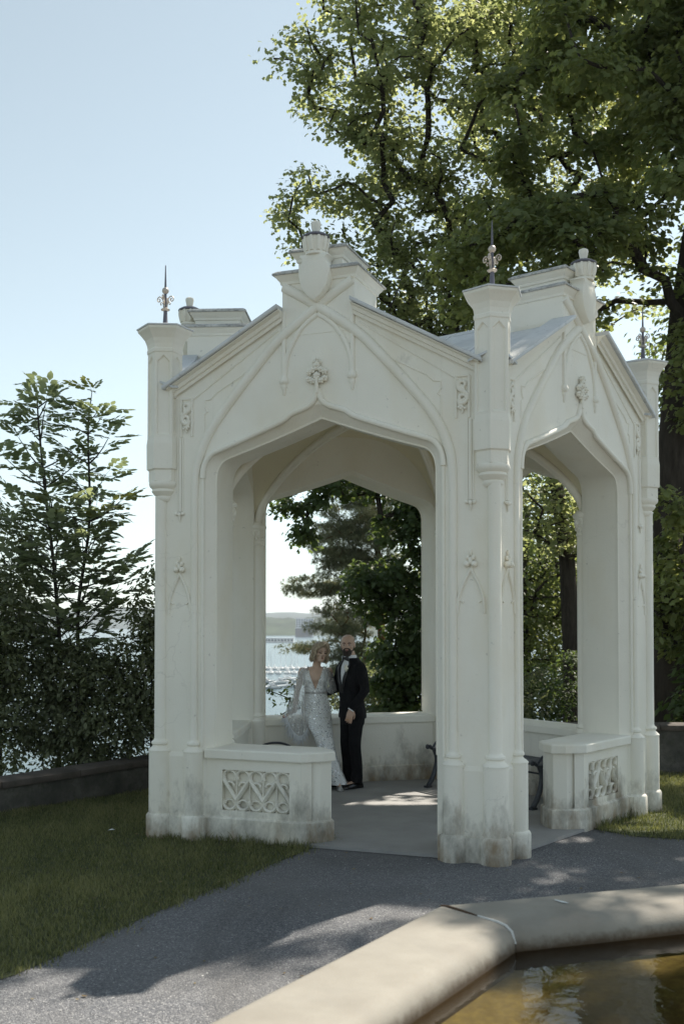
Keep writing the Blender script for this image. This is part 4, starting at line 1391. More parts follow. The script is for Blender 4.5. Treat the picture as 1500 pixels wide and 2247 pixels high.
def grow(trunk, targets, r, step=0.45, jit=0.10, up=0.25):
    """trunk: list of points; each target is joined to the nearest suitable node by a bowed chain"""
    nodes = [np.array(p, float) for p in trunk]
    par = [-1] + list(range(len(trunk) - 1))
    cnt = [0] * len(nodes)
    chains = [list(range(len(trunk)))]
    tc = np.array(trunk)
    order = np.argsort([np.min(np.linalg.norm(tc - t, axis=1)) for t in targets])
    ends = []
    for ti in order:
        T_ = np.array(targets[ti])
        A = np.array(nodes)
        d = np.linalg.norm(A - T_, axis=1)
        pen = np.where(A[:, 2] > T_[2] + 0.1, (A[:, 2] - T_[2]) * 0.7, 0)
        pen[0:1] += 2
        j = int(np.argmin(d + pen))
        a = nodes[j]
        k = max(1, int(math.ceil(d[j] / step)))
        prev = j
        ch = [j]
        # bow: leave the parent upwards, arrive level
        h = np.array([0, 0, up * d[j]])
        for q in range(1, k + 1):
            f = q / k
            p = a + (T_ - a) * f + h * math.sin(f * math.pi) * 0.5
            if q < k: p = p + r.normal(0, jit * step, 3)
            nodes.append(p); par.append(prev); cnt.append(0)
            prev = len(nodes) - 1
            ch.append(prev)
        ends.append(prev)
        chains.append(ch)
    for e in ends:
        j = e
        while j >= 0:
            cnt[j] += 1
            j = par[j]
    return nodes, par, cnt, chains, ends

# openings in the big maple's crown through which the sun reaches the ground: (x, y, rx, ry)
SUNK = (sdir.x / sdir.z, sdir.y / sdir.z)
GAPS = [(0.45, 11.15, 0.75, 0.10), (0.55, 10.60, 0.60, 0.09), (0.85, 10.02, 0.30, 0.07), (1.90, 9.0, 0.22, 0.16), (2.7, 9.4, 0.35, 0.12), (3.3, 9.65, 0.4, 0.14), (2.95, 10.3, 0.25, 0.2), (3.9, 10.6, 0.5, 0.2), (0.1, 6.75, 0.55, 0.13), (0.75, 6.3, 0.35, 0.16), (1.75, 5.95, 0.28, 0.30), (0.95, 5.62, 0.10, 0.10)]
def in_gap(P, grow_=0.0):
    gx, gy = P[:, 0] - SUNK[0] * P[:, 2], P[:, 1] - SUNK[1] * P[:, 2]
    k = np.zeros(len(P), bool)
    for (x, y, rx, ry) in GAPS:
        k |= ((gx - x) / (rx + grow_)) ** 2 + ((gy - y) / (ry + grow_)) ** 2 < 1
    return k
def tree(name, label, trunk, r0, blobs, spacing, nleaf, lsize, tpl, leafm, barkm, seed, group=None, cat="tree", spread=(0.55, 0.24), droop=0.4, rtip=0.010, gap=0.0, trunkname="trunk", leafname="foliage", shingle=0.6, expo=0.46, light=False, cap=None, jit=0.10):
    r = np.random.default_rng(seed)
    base = trunk[0]
    root = empty(name, base, 0, label, cat, group)
    b0 = np.array(base)
    T = []
    for (c, rad, *w) in blobs:
        c, rad = np.array(c, float), np.array(rad, float)
        vol = 4.19 * rad.prod()
        n = max(2, int(vol / spacing ** 3 * (w[0] if w else 1)))
        u = unit(r.normal(0, 1, (n, 3))) * (r.random((n, 1)) ** 0.42)
        P = c + u * rad
        if gap:
            keep = lowfreq(P[:, 0] + P[:, 2] * .7, P[:, 1] - P[:, 2] * .6, 2.0, seed + 5) > -gap
            P = P[keep]
        T.append(P)
    T = np.concatenate(T)
    T = T[T[:, 2] > 0.05]
    if light: T = T[~in_gap(T, 0.10)]
    nodes, par, cnt, chains, ends = grow([np.array(p) for p in trunk], T, r, jit=jit)
    mb = MB()
    N = np.array(nodes)
    tr = [max(rtip, rtip * c ** expo) for c in cnt]
    k = r0 / max(tr[0], 1e-6)
    for ci, ch in enumerate(chains):
        if ci == 0:
            m = len(ch)
            rad = [r0 * (1 - 0.62 * i / (m - 1)) * (1.25 if i == 0 else 1) for i in range(m)]
            pts = [nodes[i] - b0 for i in ch]
            nn = 10
        else:
            rad = [min(cap or r0 * .6, tr[i] * min(k, 1.6)) for i in ch]
            rad[0] = rad[1] * 1.1 if len(rad) > 1 else rad[0]
            pts = [nodes[i] - b0 for i in ch]
            nn = 6 if rad[0] > 0.03 else 4
        mb.tube(pts, rad, nn)
    obj(trunkname, mb.mesh(trunkname, 60), barkm, root)
    # foliage
    src = [nodes[e] for e in ends]
    for ch in chains[1:]:
        if len(ch) > 2: src.append(nodes[ch[-2]])
    C = np.array(src)
    n = len(C) * nleaf
    ci = np.repeat(np.arange(len(C)), nleaf)
    ci = ci[r.random(n) < np.repeat(r.uniform(0.35, 1.0, len(C)), nleaf)]
    n = len(ci)
    u = unit(r.normal(0, 1, (n, 3))) * (r.random((n, 1)) ** 0.5)
    sc = np.repeat(r.uniform(0.7, 1.25, (len(C), 1)), 1, 1)[ci]
    off = u * np.array([spread[0], spread[0], spread[1]]) * sc
    off[:, 2] -= droop * 0.35 * (off[:, 0] ** 2 + off[:, 1] ** 2) / spread[0]
    pos = C[ci] + off - b0
    if light:
        kp = ~in_gap(pos + b0, 0.03)
        pos, off, ci = pos[kp], off[kp], ci[kp]
        n = len(ci)
    outw = off.copy(); outw[:, 2] = 0
    nrm = outw * shingle / spread[0] + np.array([0, 0, 0.75]) + r.normal(0, 0.33, (n, 3))
    dr = unit(outw + 1e-4) + np.array([0, 0, -0.5 - droop]) + r.normal(0, 0.3, (n, 3))
    size = lsize * r.uniform(0.65, 1.2, n)
    rnd = np.clip(0.5 + 0.22 * r.normal(0, 1, n) + np.repeat(r.normal(0, 0.15, len(C)), 1)[ci], 0, 1)
    obj_ = leaves(leafname, pos, nrm, dr, size, tpl, rnd, leafm, root)
    return root, C

# tall maple right behind the pavilion: dark, it throws the shade
tree("maple_tree", "huge dark maple with thick trunk rising behind the right corner turret",
     [(4.80, 15.2, -0.3), (4.78, 15.15, 1.5), (4.74, 15.1, 3.2), (4.78, 15.0, 4.6), (4.9, 15.0, 6.2), (5.2, 15.1, 8.0), (5.5, 15.2, 10.0), (5.7, 15.2, 12.0)], 0.34,
     [((4.5, 14.3, 8.7), (2.7, 2.3, 2.8), 1.0), ((2.7, 14.6, 6.95), (1.7, 1.4, 1.15), 1.5), ((6.3, 16.0, 11.2), (3.6, 3.2, 3.0), 0.7), ((8.3, 15.0, 9.0), (2.4, 2.4, 2.8), 0.8),
      ((5.2, 14.4, 4.9), (1.3, 1.3, 1.0), 1.0), ((4.62, 13.9, 5.2), (0.55, 0.4, 1.2), 2.2), ((4.0, 14.5, 11.5), (2.2, 2.0, 1.8), 1.0), ((4.28, 13.6, 3.2), (0.45, 0.4, 1.1), 2.5), ((6.75, 12.0, 11.0), (0.60, 0.42, 0.6), 5.0), ((6.95, 11.1, 11.0), (0.22, 0.2, 0.25), 20.0)],
     0.80, 210, 0.088, 'maple5', M['maple_dark'], M['bark'], 11, spread=(0.46, 0.24), droop=0.6, gap=0.40, shingle=0.9, expo=0.42, rtip=0.011, light=True)
# sunlit maple farther back, its limbs fanning up to the left
tree("maple_tree", "tall sunlit maple with light green leaves fanning out above the front gable",
     [(3.78, 17.2, -0.6), (3.76, 17.2, 1.0), (3.70, 17.3, 2.8), (3.55, 17.5, 4.3), (3.3, 17.8, 5.4), (3.0, 18.0, 6.3)], 0.175,
     [((2.3, 18.5, 11.6), (2.7, 2.3, 2.6), 0.8), ((0.15, 18.3, 11.6), (1.15, 1.1, 1.5), 1.0), ((-0.95, 18.3, 11.6), (0.55, 0.6, 0.70), 1.6), ((-0.05, 18.3, 9.1), (1.1, 1.0, 0.95), 1.3),
      ((1.0, 18.3, 7.8), (1.6, 1.2, 1.3), 1.5), ((0.3, 18.3, 8.2), (1.0, .9, .8), 1.4), ((0.9, 18.5, 13.6), (1.7, 1.6, 1.5), 0.9), ((3.6, 18.4, 8.5), (2.2, 1.6, 2.0), 0.8), ((3.35, 16.7, 4.0), (0.9, 0.8, 0.8), 2.4), ((3.5, 17.0, 3.2), (0.8, 0.6, 0.4), 2), ((2.6, 18.2, 6.3), (1.2, 1.2, 0.8), 1.8), ((1.9, 18.0, 7.3), (1.2, 1.0, 0.9), 1.6), ((1.5, 18.5, 9.4), (1.3, 1.0, 1.0), 1.3), ((0.6, 18.4, 10.3), (0.8, 0.8, 0.6), 1.3)],
     0.62, 96, 0.082, 'maple5', M['maple'], M['bark'], 23, spread=(0.44, 0.20), droop=0.35, gap=0.60, shingle=0.4, expo=0.36, rtip=0.009, light=True, cap=0.048, jit=0.04)
# dark dense tree seen through the front arch
tree("dense_tree", "dark dense tree with drooping boughs behind the couple's wall, right of the pine",
     [(1.75, 17.6, -0.8), (1.72, 17.6, 1.0), (1.68, 17.6, 2.5), (1.6, 17.7, 4.0), (1.5, 17.7, 5.2)], 0.13,
     [((0.55, 17.5, 2.5), (0.55, 0.5, 0.60), 4.0), ((1.15, 17.5, 3.45), (0.65, 0.5, 0.7), 3.8), ((1.25, 17.5, 1.5), (0.6, 0.5, 1.3), 4.6), ((1.05, 17.8, 1.0), (0.6, 0.4, 0.8), 3.0), ((-0.72, 17.4, 3.85), (0.60, 0.4, 0.16), 5.0), ((-0.60, 17.4, 3.50), (0.22, 0.25, 0.35), 6.0),
      ((0.1, 17.5, 4.2), (0.9, 0.5, 0.25), 3.0), ((2.1, 17.6, 2.2), (0.6, 0.6, 1.6), 2.5), ((0.85, 17.6, 0.6), (0.5, 0.5, 0.6), 3)],
     0.42, 75, 0.085, 'maple5', M['yew'], M['bark'], 31, spread=(0.26, 0.16), droop=0.6, shingle=0.9, rtip=0.006, expo=0.42)
# pine with pale needles
tree("pine_tree", "tall pine with reddish trunk and pale needles between the bride's view and the dense tree",
     [(1.0, 26, -2.5), (0.98, 26, 1.0), (0.94, 26, 3.0), (0.8, 26, 4.5), (0.62, 26, 6.0), (0.55, 26, 7.5)], 0.11,
     [((0.55, 25.8, 4.5), (0.95, 0.8, 0.95), 2.6), ((-0.15, 25.8, 3.75), (0.75, 0.6, 0.60), 3.4), ((0.25, 25.6, 3.0), (0.7, 0.5, 0.6), 3.0), ((-0.65, 26, 2.75), (0.75, 0.5, 0.26), 4.5), ((0.0, 25.7, 1.75), (0.8, 0.6, 0.8), 2.8), ((-0.95, 26, 1.22), (0.55, 0.4, 0.13), 5.0),
      ((0.35, 25.7, 0.6), (0.85, 0.6, 0.7), 2.6), ((0.6, 26, 6.0), (0.9, 0.9, 1.0), 1.6), ((0.9, 26.0, 3.1), (1.0, 0.6, 0.8), 2.4), ((1.2, 26, -.2), (1.0, .6, .7), 2.0)],
     0.42, 85, 0.14, 'needles', M['pine'], M['barkpine'], 41, spread=(0.27, 0.13), droop=-0.3, rtip=0.008, expo=0.42)
# bright wood beyond, seen through the right arch and right of the pavilion
for k, (x, y, h, w, lb) in enumerate([(4.3, 25.0, 5.6, 2.3, "bright green tree in the sun framed by the right arch"), (8.2, 24.0, 6.5, 2.6, "bright green tree in the wood right of the right corner turret"),
                                      (9.5, 23.0, 14.0, 3.2, "tall sunlit tree whose leaves glow through gaps in the dark maple crown"), (6.4, 29.0, 8.5, 3.0, "taller pale green tree at the back of the wood, behind the dark maple trunk")]):
    tree("broadleaf_tree", lb, [(x, y, -3.0), (x + .1, y, 0), (x, y, h * .5), (x + .1, y, h * .8)], 0.16,
         [((x, y, h * .42), (w, w * .8, h * .42), 1.5), ((x - .4, y - .8, 0.2), (w * .95, w * .5, 1.2), 2.2), ((x - .6, y - .6, 2.4), (w * .9, w * .5, 1.2), 1.8)], 0.78, 46, 0.15, 'diamond', M['lime'], M['bark'], 50 + k, spread=(0.55, 0.26), droop=0.3, gap=0.95, rtip=0.012)
# undergrowth along the back parapet
for k, (c, rad, lb, m, sz) in enumerate([((3.6, 15.6, 0.75), (0.75, 0.5, 0.75), "dark undergrowth shrub at the foot of the trunk in the right arch", 'yew', .08),
                                        ((2.5, 16.0, 0.7), (0.7, 0.6, 0.65), "green shrub behind the back low wall, left in the right arch", 'shrub', .08),
                                        ((5.0, 14.1, 0.95), (0.75, 0.4, 0.65), "broad-leaved shrub leaning over the right parapet wall", 'yew', .15),
                                        ((4.7, 14.6, 2.3), (0.7, 0.5, 1.0), "tall shaded shrub between the right corner and the dark maple trunk", 'maple_dark', .13),
                                        ((-0.72, 13.55, 0.72), (0.34, 0.3, 0.36), "small leafy bush behind the low wall beside the bride's sleeve", 'lime', .075),
                                        ((-1.75, 13.2, 0.95), (0.30, 0.3, 0.45), "small bush at the back left corner pier of the pavilion", 'shrub', .07),
                                        ((3.3, 19.5, 0.1), (1.3, .8, 1.1), "wide dark green thicket low behind the trunk in the right arch", 'yew', .10),
                                        ((0.6, 20.5, 0.0), (1.2, .8, 1.1), "olive brush on the slope behind the groom", 'shrub', .09)]):
    b = (c[0], c[1], -0.4 if c[1] < 18 else -1.6)
    tree("leafy_shrub", lb, [b, (c[0], c[1], c[2] * .6), (c[0] + .03, c[1], c[2])], 0.03, [(c, rad)], 0.24, 34, sz, 'oval', M[m], M['barkgrey'], 70 + k, cat="shrub", spread=(0.17, 0.13), droop=0.3, rtip=0.004, trunkname="stems")

# ash saplings: compound leaves are objects of their own
def pinnate(name, seed, mat):
    r = np.random.default_rng(seed)
    tv, tf = TPL['oval']
    V, F, Q = [], [], []
    L = 0.30
    n = 4
    P, D, Nn, Sz = [], [], [], []
    for k in range(n):
        y = L * (0.30 + 0.20 * k)
        for s in (-1, 1):
            P.append((s * .006, y + r.uniform(-.006, .006), -0.05 * (y / L) ** 2)); D.append((s * 1.0, 0.75 + r.uniform(-.15, .15), -0.25)); Nn.append((s * .15 + r.uniform(-.2, .2), r.uniform(-.2, .2), 1)); Sz.append((.112 if k in (1, 2) else .096) * r.uniform(.85, 1.1))
    P.append((0, L * .98, -0.05)); D.append((0, 1, -.3)); Nn.append((0, .2, 1)); Sz.append(.11)
    P, D, Nn, Sz = map(np.array, (P, D, Nn, Sz))
    Nn = unit(Nn); D = unit(D - Nn * (D * Nn).sum(1, keepdims=True)); S_ = np.cross(D, Nn)
    V = (P[:, None, :] + Sz[:, None, None] * (tv[None, :, 0:1] * 1.15 * S_[:, None] + tv[None, :, 1:2] * D[:, None] + tv[None, :, 2:3] * Nn[:, None])).reshape(-1, 3)
    F = (np.arange(len(P))[:, None, None] * len(tv) + tf[None]).reshape(-1, 3)
    b = len(V)
    rv = np.array([(-.002, 0, 0), (.002, 0, 0), (.0015, L * .5, -.012), (-.0015, L * .5, -.012), (0, L, -.05)])
    V = np.concatenate([V, rv]); F = np.concatenate([F, np.array([[b, b + 1, b + 2], [b, b + 2, b + 3], [b + 3, b + 2, b + 4]])])
    rnd = np.concatenate([np.repeat(np.clip(r.normal(.5, .25, len(P)), 0, 1), len(tf)), [0.5] * 3])
    me = np_mesh(name, V, F, rnd)
    me.materials.append(mat)
    return me
LEAF = [pinnate("leaf", k, M['ash']) for k in range(4)]
LEAFY = [pinnate("leaf", 9 + k, M['ashyoung']) for k in range(2)]
def sapling(label, stem, seed, whorls, top_young=False, young=()):
    r = np.random.default_rng(seed)
    rr = random.Random(seed)
    base = Vector(stem[0])
    root = empty("ash_sapling", base, 0, label, "sapling")
    P = catmull([Vector(p) - base for p in stem], 8)
    mb = MB()
    L = len(P)
    mb.tube(P, [0.026 * (1 - i / (L - 1)) ** 0.8 + 0.0035 for i in range(L)], 6)
    spots = []
    for (f, n, ln) in whorls:        # height fraction, branches, branch length
        i = min(L - 1, int(f * (L - 1)))
        a0_ = rr.uniform(0, 6.28)
        for k in range(n):
            a = a0_ + 6.283 * k / n + rr.uniform(-.35, .35)
            l = ln * rr.uniform(.7, 1.15)
            q = [P[i]]
            d = Vector((math.cos(a), math.sin(a) * .8, rr.uniform(.05, .9))).normalized()
            m = max(2, int(l / .11))
            for j in range(m):
                d = (d + Vector((rr.uniform(-.12, .12), rr.uniform(-.12, .12), 0.10))).normalized()
                q.append(q[-1] + d * (l / m))
            mb.tube(q, [0.009 * (1 - j / (m + 1)) + .002 for j in range(m + 1)], 4)
            for j in range(1, m + 1):
                for s in ((-1, 1) if j < m else (-1, 0, 1)):
                    if f > .5 and j < m and rr.random() < .22: continue
                    spots.append((q[j], d, s, f, j == m))
    for i in range(int(L * .60), L, 2):
        for s in (-1, 1) if i < L - 1 else (-1, -.4, .4, 1):
            spots.append((P[i], Vector((rr.uniform(-1, 1), rr.uniform(-1, 1), .9)).normalized(), s, i / L, False))
    obj("stem", mb.mesh("stem", 60), M['barkgrey'], root)
    rr.shuffle(spots)
    for k, (p, d, s, f, tip) in enumerate(spots):
        side = d.cross(Vector((0, 0, 1)))
        if side.length < 1e-3: side = Vector((1, 0, 0))
        side.normalize()
        y = (d * (0.55 if s else 1.0) + side * s * 0.9 + Vector((0, 0, rr.uniform(-.45, .35)))).normalized()
        z = (Vector((rr.uniform(-.35, .35), rr.uniform(-.35, .35), 1)))
        z = (z - y * z.dot(y)).normalized()
        x = y.cross(z)
        yg = any(a < f < b for a, b in young) and rr.random() < .75
        sc = rr.uniform(.62, 1.22) * (0.75 if f > .93 else 1)
        me = (LEAFY if yg else LEAF)[rr.randrange(2 if yg else 4)]
        mw = Matrix((x, y, z)).transposed().to_4x4()
        mw.translation = p
        if k < 300:
            o = bpy.data.objects.new("leaf", me); COL.objects.link(o); o.parent = root
            o.matrix_local = mw @ Matrix.Diagonal((sc, sc, sc, 1))
        else:
            REST.append((me, Matrix.Translation(Vector((0, 0, 0))) @ mw @ Matrix.Diagonal((sc, sc, sc, 1))))
    if REST:
        VV, FF, RR, b = [], [], [], 0
        for me, mm in REST:
            n = len(me.vertices)
            v = np.empty(n * 3, np.float32); me.vertices.foreach_get("co", v)
            v = v.reshape(-1, 3) @ np.array(mm.to_3x3()).T + np.array(mm.translation)
            f = np.empty(len(me.polygons) * 3, np.int32); me.polygons.foreach_get("vertices", f)
            rd = np.empty(len(me.polygons), np.float32); me.attributes["rnd"].data.foreach_get("value", rd)
            VV.append(v); FF.append(f.reshape(-1, 3) + b); RR.append(rd); b += n
        obj("leaf_mass", np_mesh("leaf_mass", np.concatenate(VV), np.concatenate(FF), np.concatenate(RR)), M['ash'], root, kind="stuff")
        REST.clear()
    return root
REST = []
wh = [(.24, 3, .5), (.28, 3, .55), (.32, 3, .6), (.36, 3, .65), (.41, 3, .7), (.46, 3, .72), (.51, 3, .70), (.56, 2, .66), (.61, 3, .56), (.67, 2, .52), (.73, 2, .42), (.80, 2, .30), (.87, 2, .2)]
sapling("tall young ash sapling standing nearest the left turret, its stem rising clear against the sky",
        [(-2.98, 12.0, -0.3), (-2.98, 12.0, 1.0), (-3.0, 12.0, 2.0), (-2.88, 12.0, 3.0), (-2.90, 12.0, 4.0), (-2.86, 12.0, 4.50)], 5, wh, young=((.60, .66), (.97, 1.01)))
sapling("young ash sapling with leaning stem farther left from the turret, feathery top against the sky",
        [(-3.25, 12.1, -0.3), (-3.22, 12.1, 1.2), (-3.30, 12.1, 2.4), (-3.42, 12.1, 3.4), (-3.50, 12.1, 4.2), (-3.52, 12.1, 4.60)], 6, wh)
for k, (c, rad, lb, w) in enumerate([((-2.15, 11.95, 1.30), (0.34, 0.3, 1.25), "dark small-leaved shrub squeezed between sapling and left pier", 6.0), ((-3.75, 11.6, 1.3), (0.55, 0.45, 1.2), "dense dark shrub at the left edge over the parapet", 4.6),
                                     ((-2.9, 11.8, 0.85), (0.75, 0.40, 0.85), "thicket of dark leaves under the two saplings behind the parapet", 6.5), ((-4.0, 12.4, 2.3), (0.6, 0.5, 1.1), "taller shrub at the far left, half as high as the saplings", 1.6),
                                     ((-2.05, 12.1, 2.35), (0.28, 0.25, 0.28), "leafy twig reaching out beside the left pier", 1.4)]):
    bz = -0.3
    tree("leafy_shrub", lb, [(c[0], c[1], bz), (c[0], c[1], c[2] * .5), (c[0], c[1], c[2])], 0.022, [(c, rad, w)], 0.22, 26, .072, 'oval', M['shrub'], M['barkgrey'], 90 + k, cat="shrub", spread=(0.15, 0.12), droop=0.3, rtip=0.0035, trunkname="stems")
# ------------------------------------------------------------------ benches inside the pavilion
def bench(label, length, loc, rz):
    b = empty("park_bench", loc, rz, label, "bench", "benches inside the pavilion")
    # local: x along the bench, seat faces -y, back at +y
    sl = MB().box(-length / 2, length / 2, -0.024, 0.024, -0.011, 0.011).mesh("seat_slat", bevel=0.004)
    for k in range(6):
        y = -0.20 + 0.066 * k
        o = obj("seat_slat", sl, M['benchwood'], b, (0, y, 0.435 - 0.012 * math.sin((k + .5) / 6 * math.pi)))
    def end():
        mb = MB()
        tb = lambda pts, r, fl=1.0: mb.tube(catmull([(0, y, z) for y, z in pts], 5), r, 8, flat=fl, up=(1, 0, 0))
        tb([(-0.25, 0.455), (-0.20, 0.425), (0.0, 0.405), (0.20, 0.425), (0.25, 0.455)], 0.020, 1.2)                     # seat rail
        for q in (-1, 1):
            tb([(q * 0.19, 0.425), (q * 0.15, 0.30), (q * 0.20, 0.13), (q * 0.27, 0.02)], 0.024, 1.2)                      # sabre legs
            tb([(q * 0.25, 0.455), (q * 0.285, 0.465), (q * 0.29, 0.44), (q * 0.265, 0.435)], 0.013)                       # scroll ends
        tb([(-0.16, 0.31), (0.0, 0.27), (0.16, 0.31)], 0.013)
        tb([(-0.20, 0.44), (-0.16, 0.490), (-0.08, 0.522), (0.0, 0.53), (0.08, 0.522), (0.16, 0.490), (0.20, 0.44)], 0.012, 1.2)   # arched hand rail
        for y in (-0.275, 0.275):
            mb.box(-0.03, 0.03, y - 0.035, y + 0.035, 0.0, 0.022)
        return mb.mesh("bench_end", 50)
    e = end()
    for s in (-1, 1):
        obj("bench_end", e, M['bench'], b, (s * (length / 2 - 0.05), 0, 0))
    bk = MB().tube([(-length / 2 + .05, 0.02, 0.30), (length / 2 - .05, 0.02, 0.30)], 0.010, 6).mesh("tie_rod", 50)
    obj("tie_rod", bk, M['bench'], b)
    return b
def wall_pt(i, u, w):     # point along face i (u from the middle), w inwards from the outer plane
    a = PTH + R_(36 + 72 * i)
    return (PCX + (AP - w) * math.cos(a) - u * math.sin(a), PCY + (AP - w) * math.sin(a) + u * math.cos(a))
# seat faces -y locally; inside faces point to the centre, so turn by pi
p = wall_pt(1, -0.12, 0.78); bench("dark cast-iron bench along the back right wall, half hidden by the corner pier", 1.75, (p[0], p[1], FL), face_rot(1) + math.pi)
p = wall_pt(3, -0.06, 0.76); bench("dark cast-iron bench inside the left wall, only its armrest arc showing above the front wall", 1.45, (p[0], p[1], FL), face_rot(3) + math.pi)
# ------------------------------------------------------------------ people
def remesh(name, mb, voxel, smooth=6, mat=None, dec=None):
    me = bpy.data.meshes.new(name + "_raw")
    me.from_pydata(mb.v, [], mb.f)
    fix_normals(me)
    o = bpy.data.objects.new(name + "_raw", me)
    COL.objects.link(o)
    m = o.modifiers.new("r", 'REMESH'); m.mode = 'VOXEL'; m.voxel_size = voxel; m.adaptivity = 0
    if smooth:
        s = o.modifiers.new("s", 'SMOOTH'); s.iterations = smooth; s.factor = 0.5
    if dec:
        d = o.modifiers.new("d", 'DECIMATE'); d.ratio = dec
    dg = bpy.context.evaluated_depsgraph_get()
    out = bpy.data.meshes.new_from_object(o.evaluated_get(dg))
    bpy.data.objects.remove(o)
    bpy.data.meshes.remove(me)
    out.name = name
    out.materials.clear()
    for p in out.polygons: p.use_smooth = True
    if mat: out.materials.append(mat)
    return out
def limb(mb, pts, rad, n=10, ends=True):
    mb.tube(pts, rad, n)
    if ends:
        for p, r in zip(pts, rad): mb.sphere(p, r * 0.995, n, 6)
def ell(cx, cy, rx, ry, z, n=28):
    return [(cx + rx * math.sin(2 * math.pi * k / n), cy - ry * math.cos(2 * math.pi * k / n), z) for k in range(n)]
def interp(rings, m=4):
    """smooth (z, cx, cy, rx, ry) rows"""
    P = [Vector((0, 0, 0)) for _ in rings]
    A = np.array(rings, float)
    out = []
    for i in range(len(A) - 1):
        a0, a1, a2, a3 = A[max(i - 1, 0)], A[i], A[i + 1], A[min(i + 2, len(A) - 1)]
        for k in range(m):
            t_ = k / m
            out.append(0.5 * (2 * a1 + (a2 - a0) * t_ + (2 * a0 - 5 * a1 + 4 * a2 - a3) * t_ * t_ + (3 * a1 - a0 - 3 * a2 + a3) * t_ ** 3))
    out.append(A[-1])
    return out
def body_loft(mb, rows, n=28, m=3):
    mb.loft([ell(r[1], r[2], r[3], r[4], r[0], n) for r in interp(rows, m)])
def open_loft(mb, rows, gap, th, n=40, m=3, fold=None):
    """garment shell with a front opening: gap(z) is the half angle left open"""
    R = interp(rows, m)
    ringsets = []
    for (z, cx, cy, rx, ry) in R:
        g = gap(z)
        o, i_ = [], []
        for k in range(n + 1):
            ph = g + (2 * math.pi - 2 * g) * k / n
            f = fold(ph, z) if fold else 0
            o.append((cx + (rx + f) * math.sin(ph), cy - (ry + f) * math.cos(ph), z))
            i_.append((cx + (rx - th) * math.sin(ph), cy - (ry - th) * math.cos(ph), z))
        ringsets.append(o + i_[::-1])
    mb.loft(ringsets)
def head(mb, M4, s=1.0, female=False):
    rows = [(-.004, 0, -.052, .016, .018), (.006, 0, -.05, .032, .034), (.022, 0, -.043, .044, .050), (.05, 0, -.02, .056, .071), (.085, 0, -.003, .065, .084), (.115, 0, .004, .070, .090), (.15, 0, .008, .074, .095), (.18, 0, .012, .070, .088), (.205, 0, .014, .052, .066), (.222, 0, .015, .022, .028)]
    t_ = MB()
    body_loft(t_, rows, 24, 2)
    t_.tube([(0, -.083, .130), (0, -.094, .108), (0, -.105, .090)], [.009, .011, .014], 8)
    t_.sphere((0, -.103, .088), (.015, .013, .010), 10, 7)
    for s_ in (-1, 1):
        t_.sphere((s_ * .012, -.092, .085), (.009, .010, .008), 8, 6)
        t_.sphere((s_ * .072, .014, .105), (.010, .020, .032), 10, 8)
        t_.sphere((s_ * .030, -.078, .134), (.026, .014, .009), 10, 6)
        t_.sphere((s_ * .042, -.060, .088), (.022, .020, .018), 10, 7)
    t_.sphere((0, -.083, .055), (.024, .012, .007), 10, 6)
    t_.sphere((0, -.082, .044), (.020, .012, .007), 10, 6)
    t_.sphere((0, -.076, .018), (.018, .014, .012), 10, 6)
    for v in t_.v: pass
    mb.add([M4 @ (Vector(v) * s) for v in t_.v], t_.f)
def hand(mb, w, d, nrm, side, s=1.0, curl=0.5, spread=0.12):
    """w wrist, d finger direction, nrm back-of-hand direction, side: thumb side (+1/-1 along d x nrm)"""
    w, d, nrm = Vector(w), Vector(d).normalized(), Vector(nrm)
    nrm = (nrm - d * d.dot(nrm)).normalized()
    x = d.cross(nrm) * side            # towards the thumb
    def P(a, b, c): return w + (d * a + x * b + nrm * c) * s
    mb.tube([P(-.03, 0, 0), P(.01, 0, 0), P(.03, 0, 0), P(.06, 0, 0), P(.09, 0, -.003)], [.027 * s, .029 * s, .036 * s, .041 * s, .038 * s], 10, flat=0.5, up=nrm)
    lens = [(.028, .070), (.009, .078), (-.011, .072), (-.029, .056)]
    for k, (b, L) in enumerate(lens):
        pts, ang = [P(.075, b * .9, -.002)], 0.0
        p = P(.088, b, -.002)
        pts.append(p)
        q = d + x * (spread * (1.5 - k) / 1.5)
        for seg in (.42, .33, .25):
            ang += curl * (0.55 + 0.1 * k)
            dirn = (q.normalized() * math.cos(ang) - nrm * math.sin(ang))
            p = p + dirn * (L * seg * s)
            pts.append(p)
        limb(mb, pts, [r * s for r in (.0095, .0095, .0088, .0080, .0068)], 8)
    p0 = P(.02, .030, -.006)
    p1 = P(.050, .052, -.016); p2 = P(.075, .058, -.026); p3 = P(.097, .056, -.036)
    limb(mb, [P(.008, .015, -.004), p0, p1, p2, p3], [r * s for r in (.014, .014, .0115, .010, .008)], 8)
    return P

def skin(name, c):
    t = NT(name)
    t.col(t.ramp(t.noise(20, 4), [(0.3, tuple(x * .88 for x in c)), (0.7, c)]))
    t.set(Roughness=0.5)
    t.p.inputs["Subsurface Weight"].default_value = 0.12
    t.p.inputs["Subsurface Radius"].default_value = (0.012, 0.005, 0.003)
    t.p.inputs["Subsurface Scale"].default_value = 0.5
    return t.m
M['skin_m'] = skin("skin_groom", (0.54, 0.36, 0.265))
M['skin_f'] = skin("skin_bride", (0.60, 0.42, 0.315))
M['tux'] = simple("black_wool", (0.010, 0.010, 0.012), 0.85, var=0.25, scale=60, spec=0.25)
t = NT("black_wool_cloth")
t.col(t.ramp(t.noise(60, 4), [(0.3, (0.005, 0.005, 0.006)), (0.7, (0.009, 0.009, 0.011))]))
t.set(Roughness=0.8); t.p.inputs["Specular IOR Level"].default_value = 0.2
t.bump(t.noise(7, 4, 0.6, stretch=(1, 1, 0.55), dist=1.2), 1.0, 0.035)
M['tux'] = t.m
M['satin'] = simple("black_satin", (0.009, 0.009, 0.011), 0.35, var=0.1)
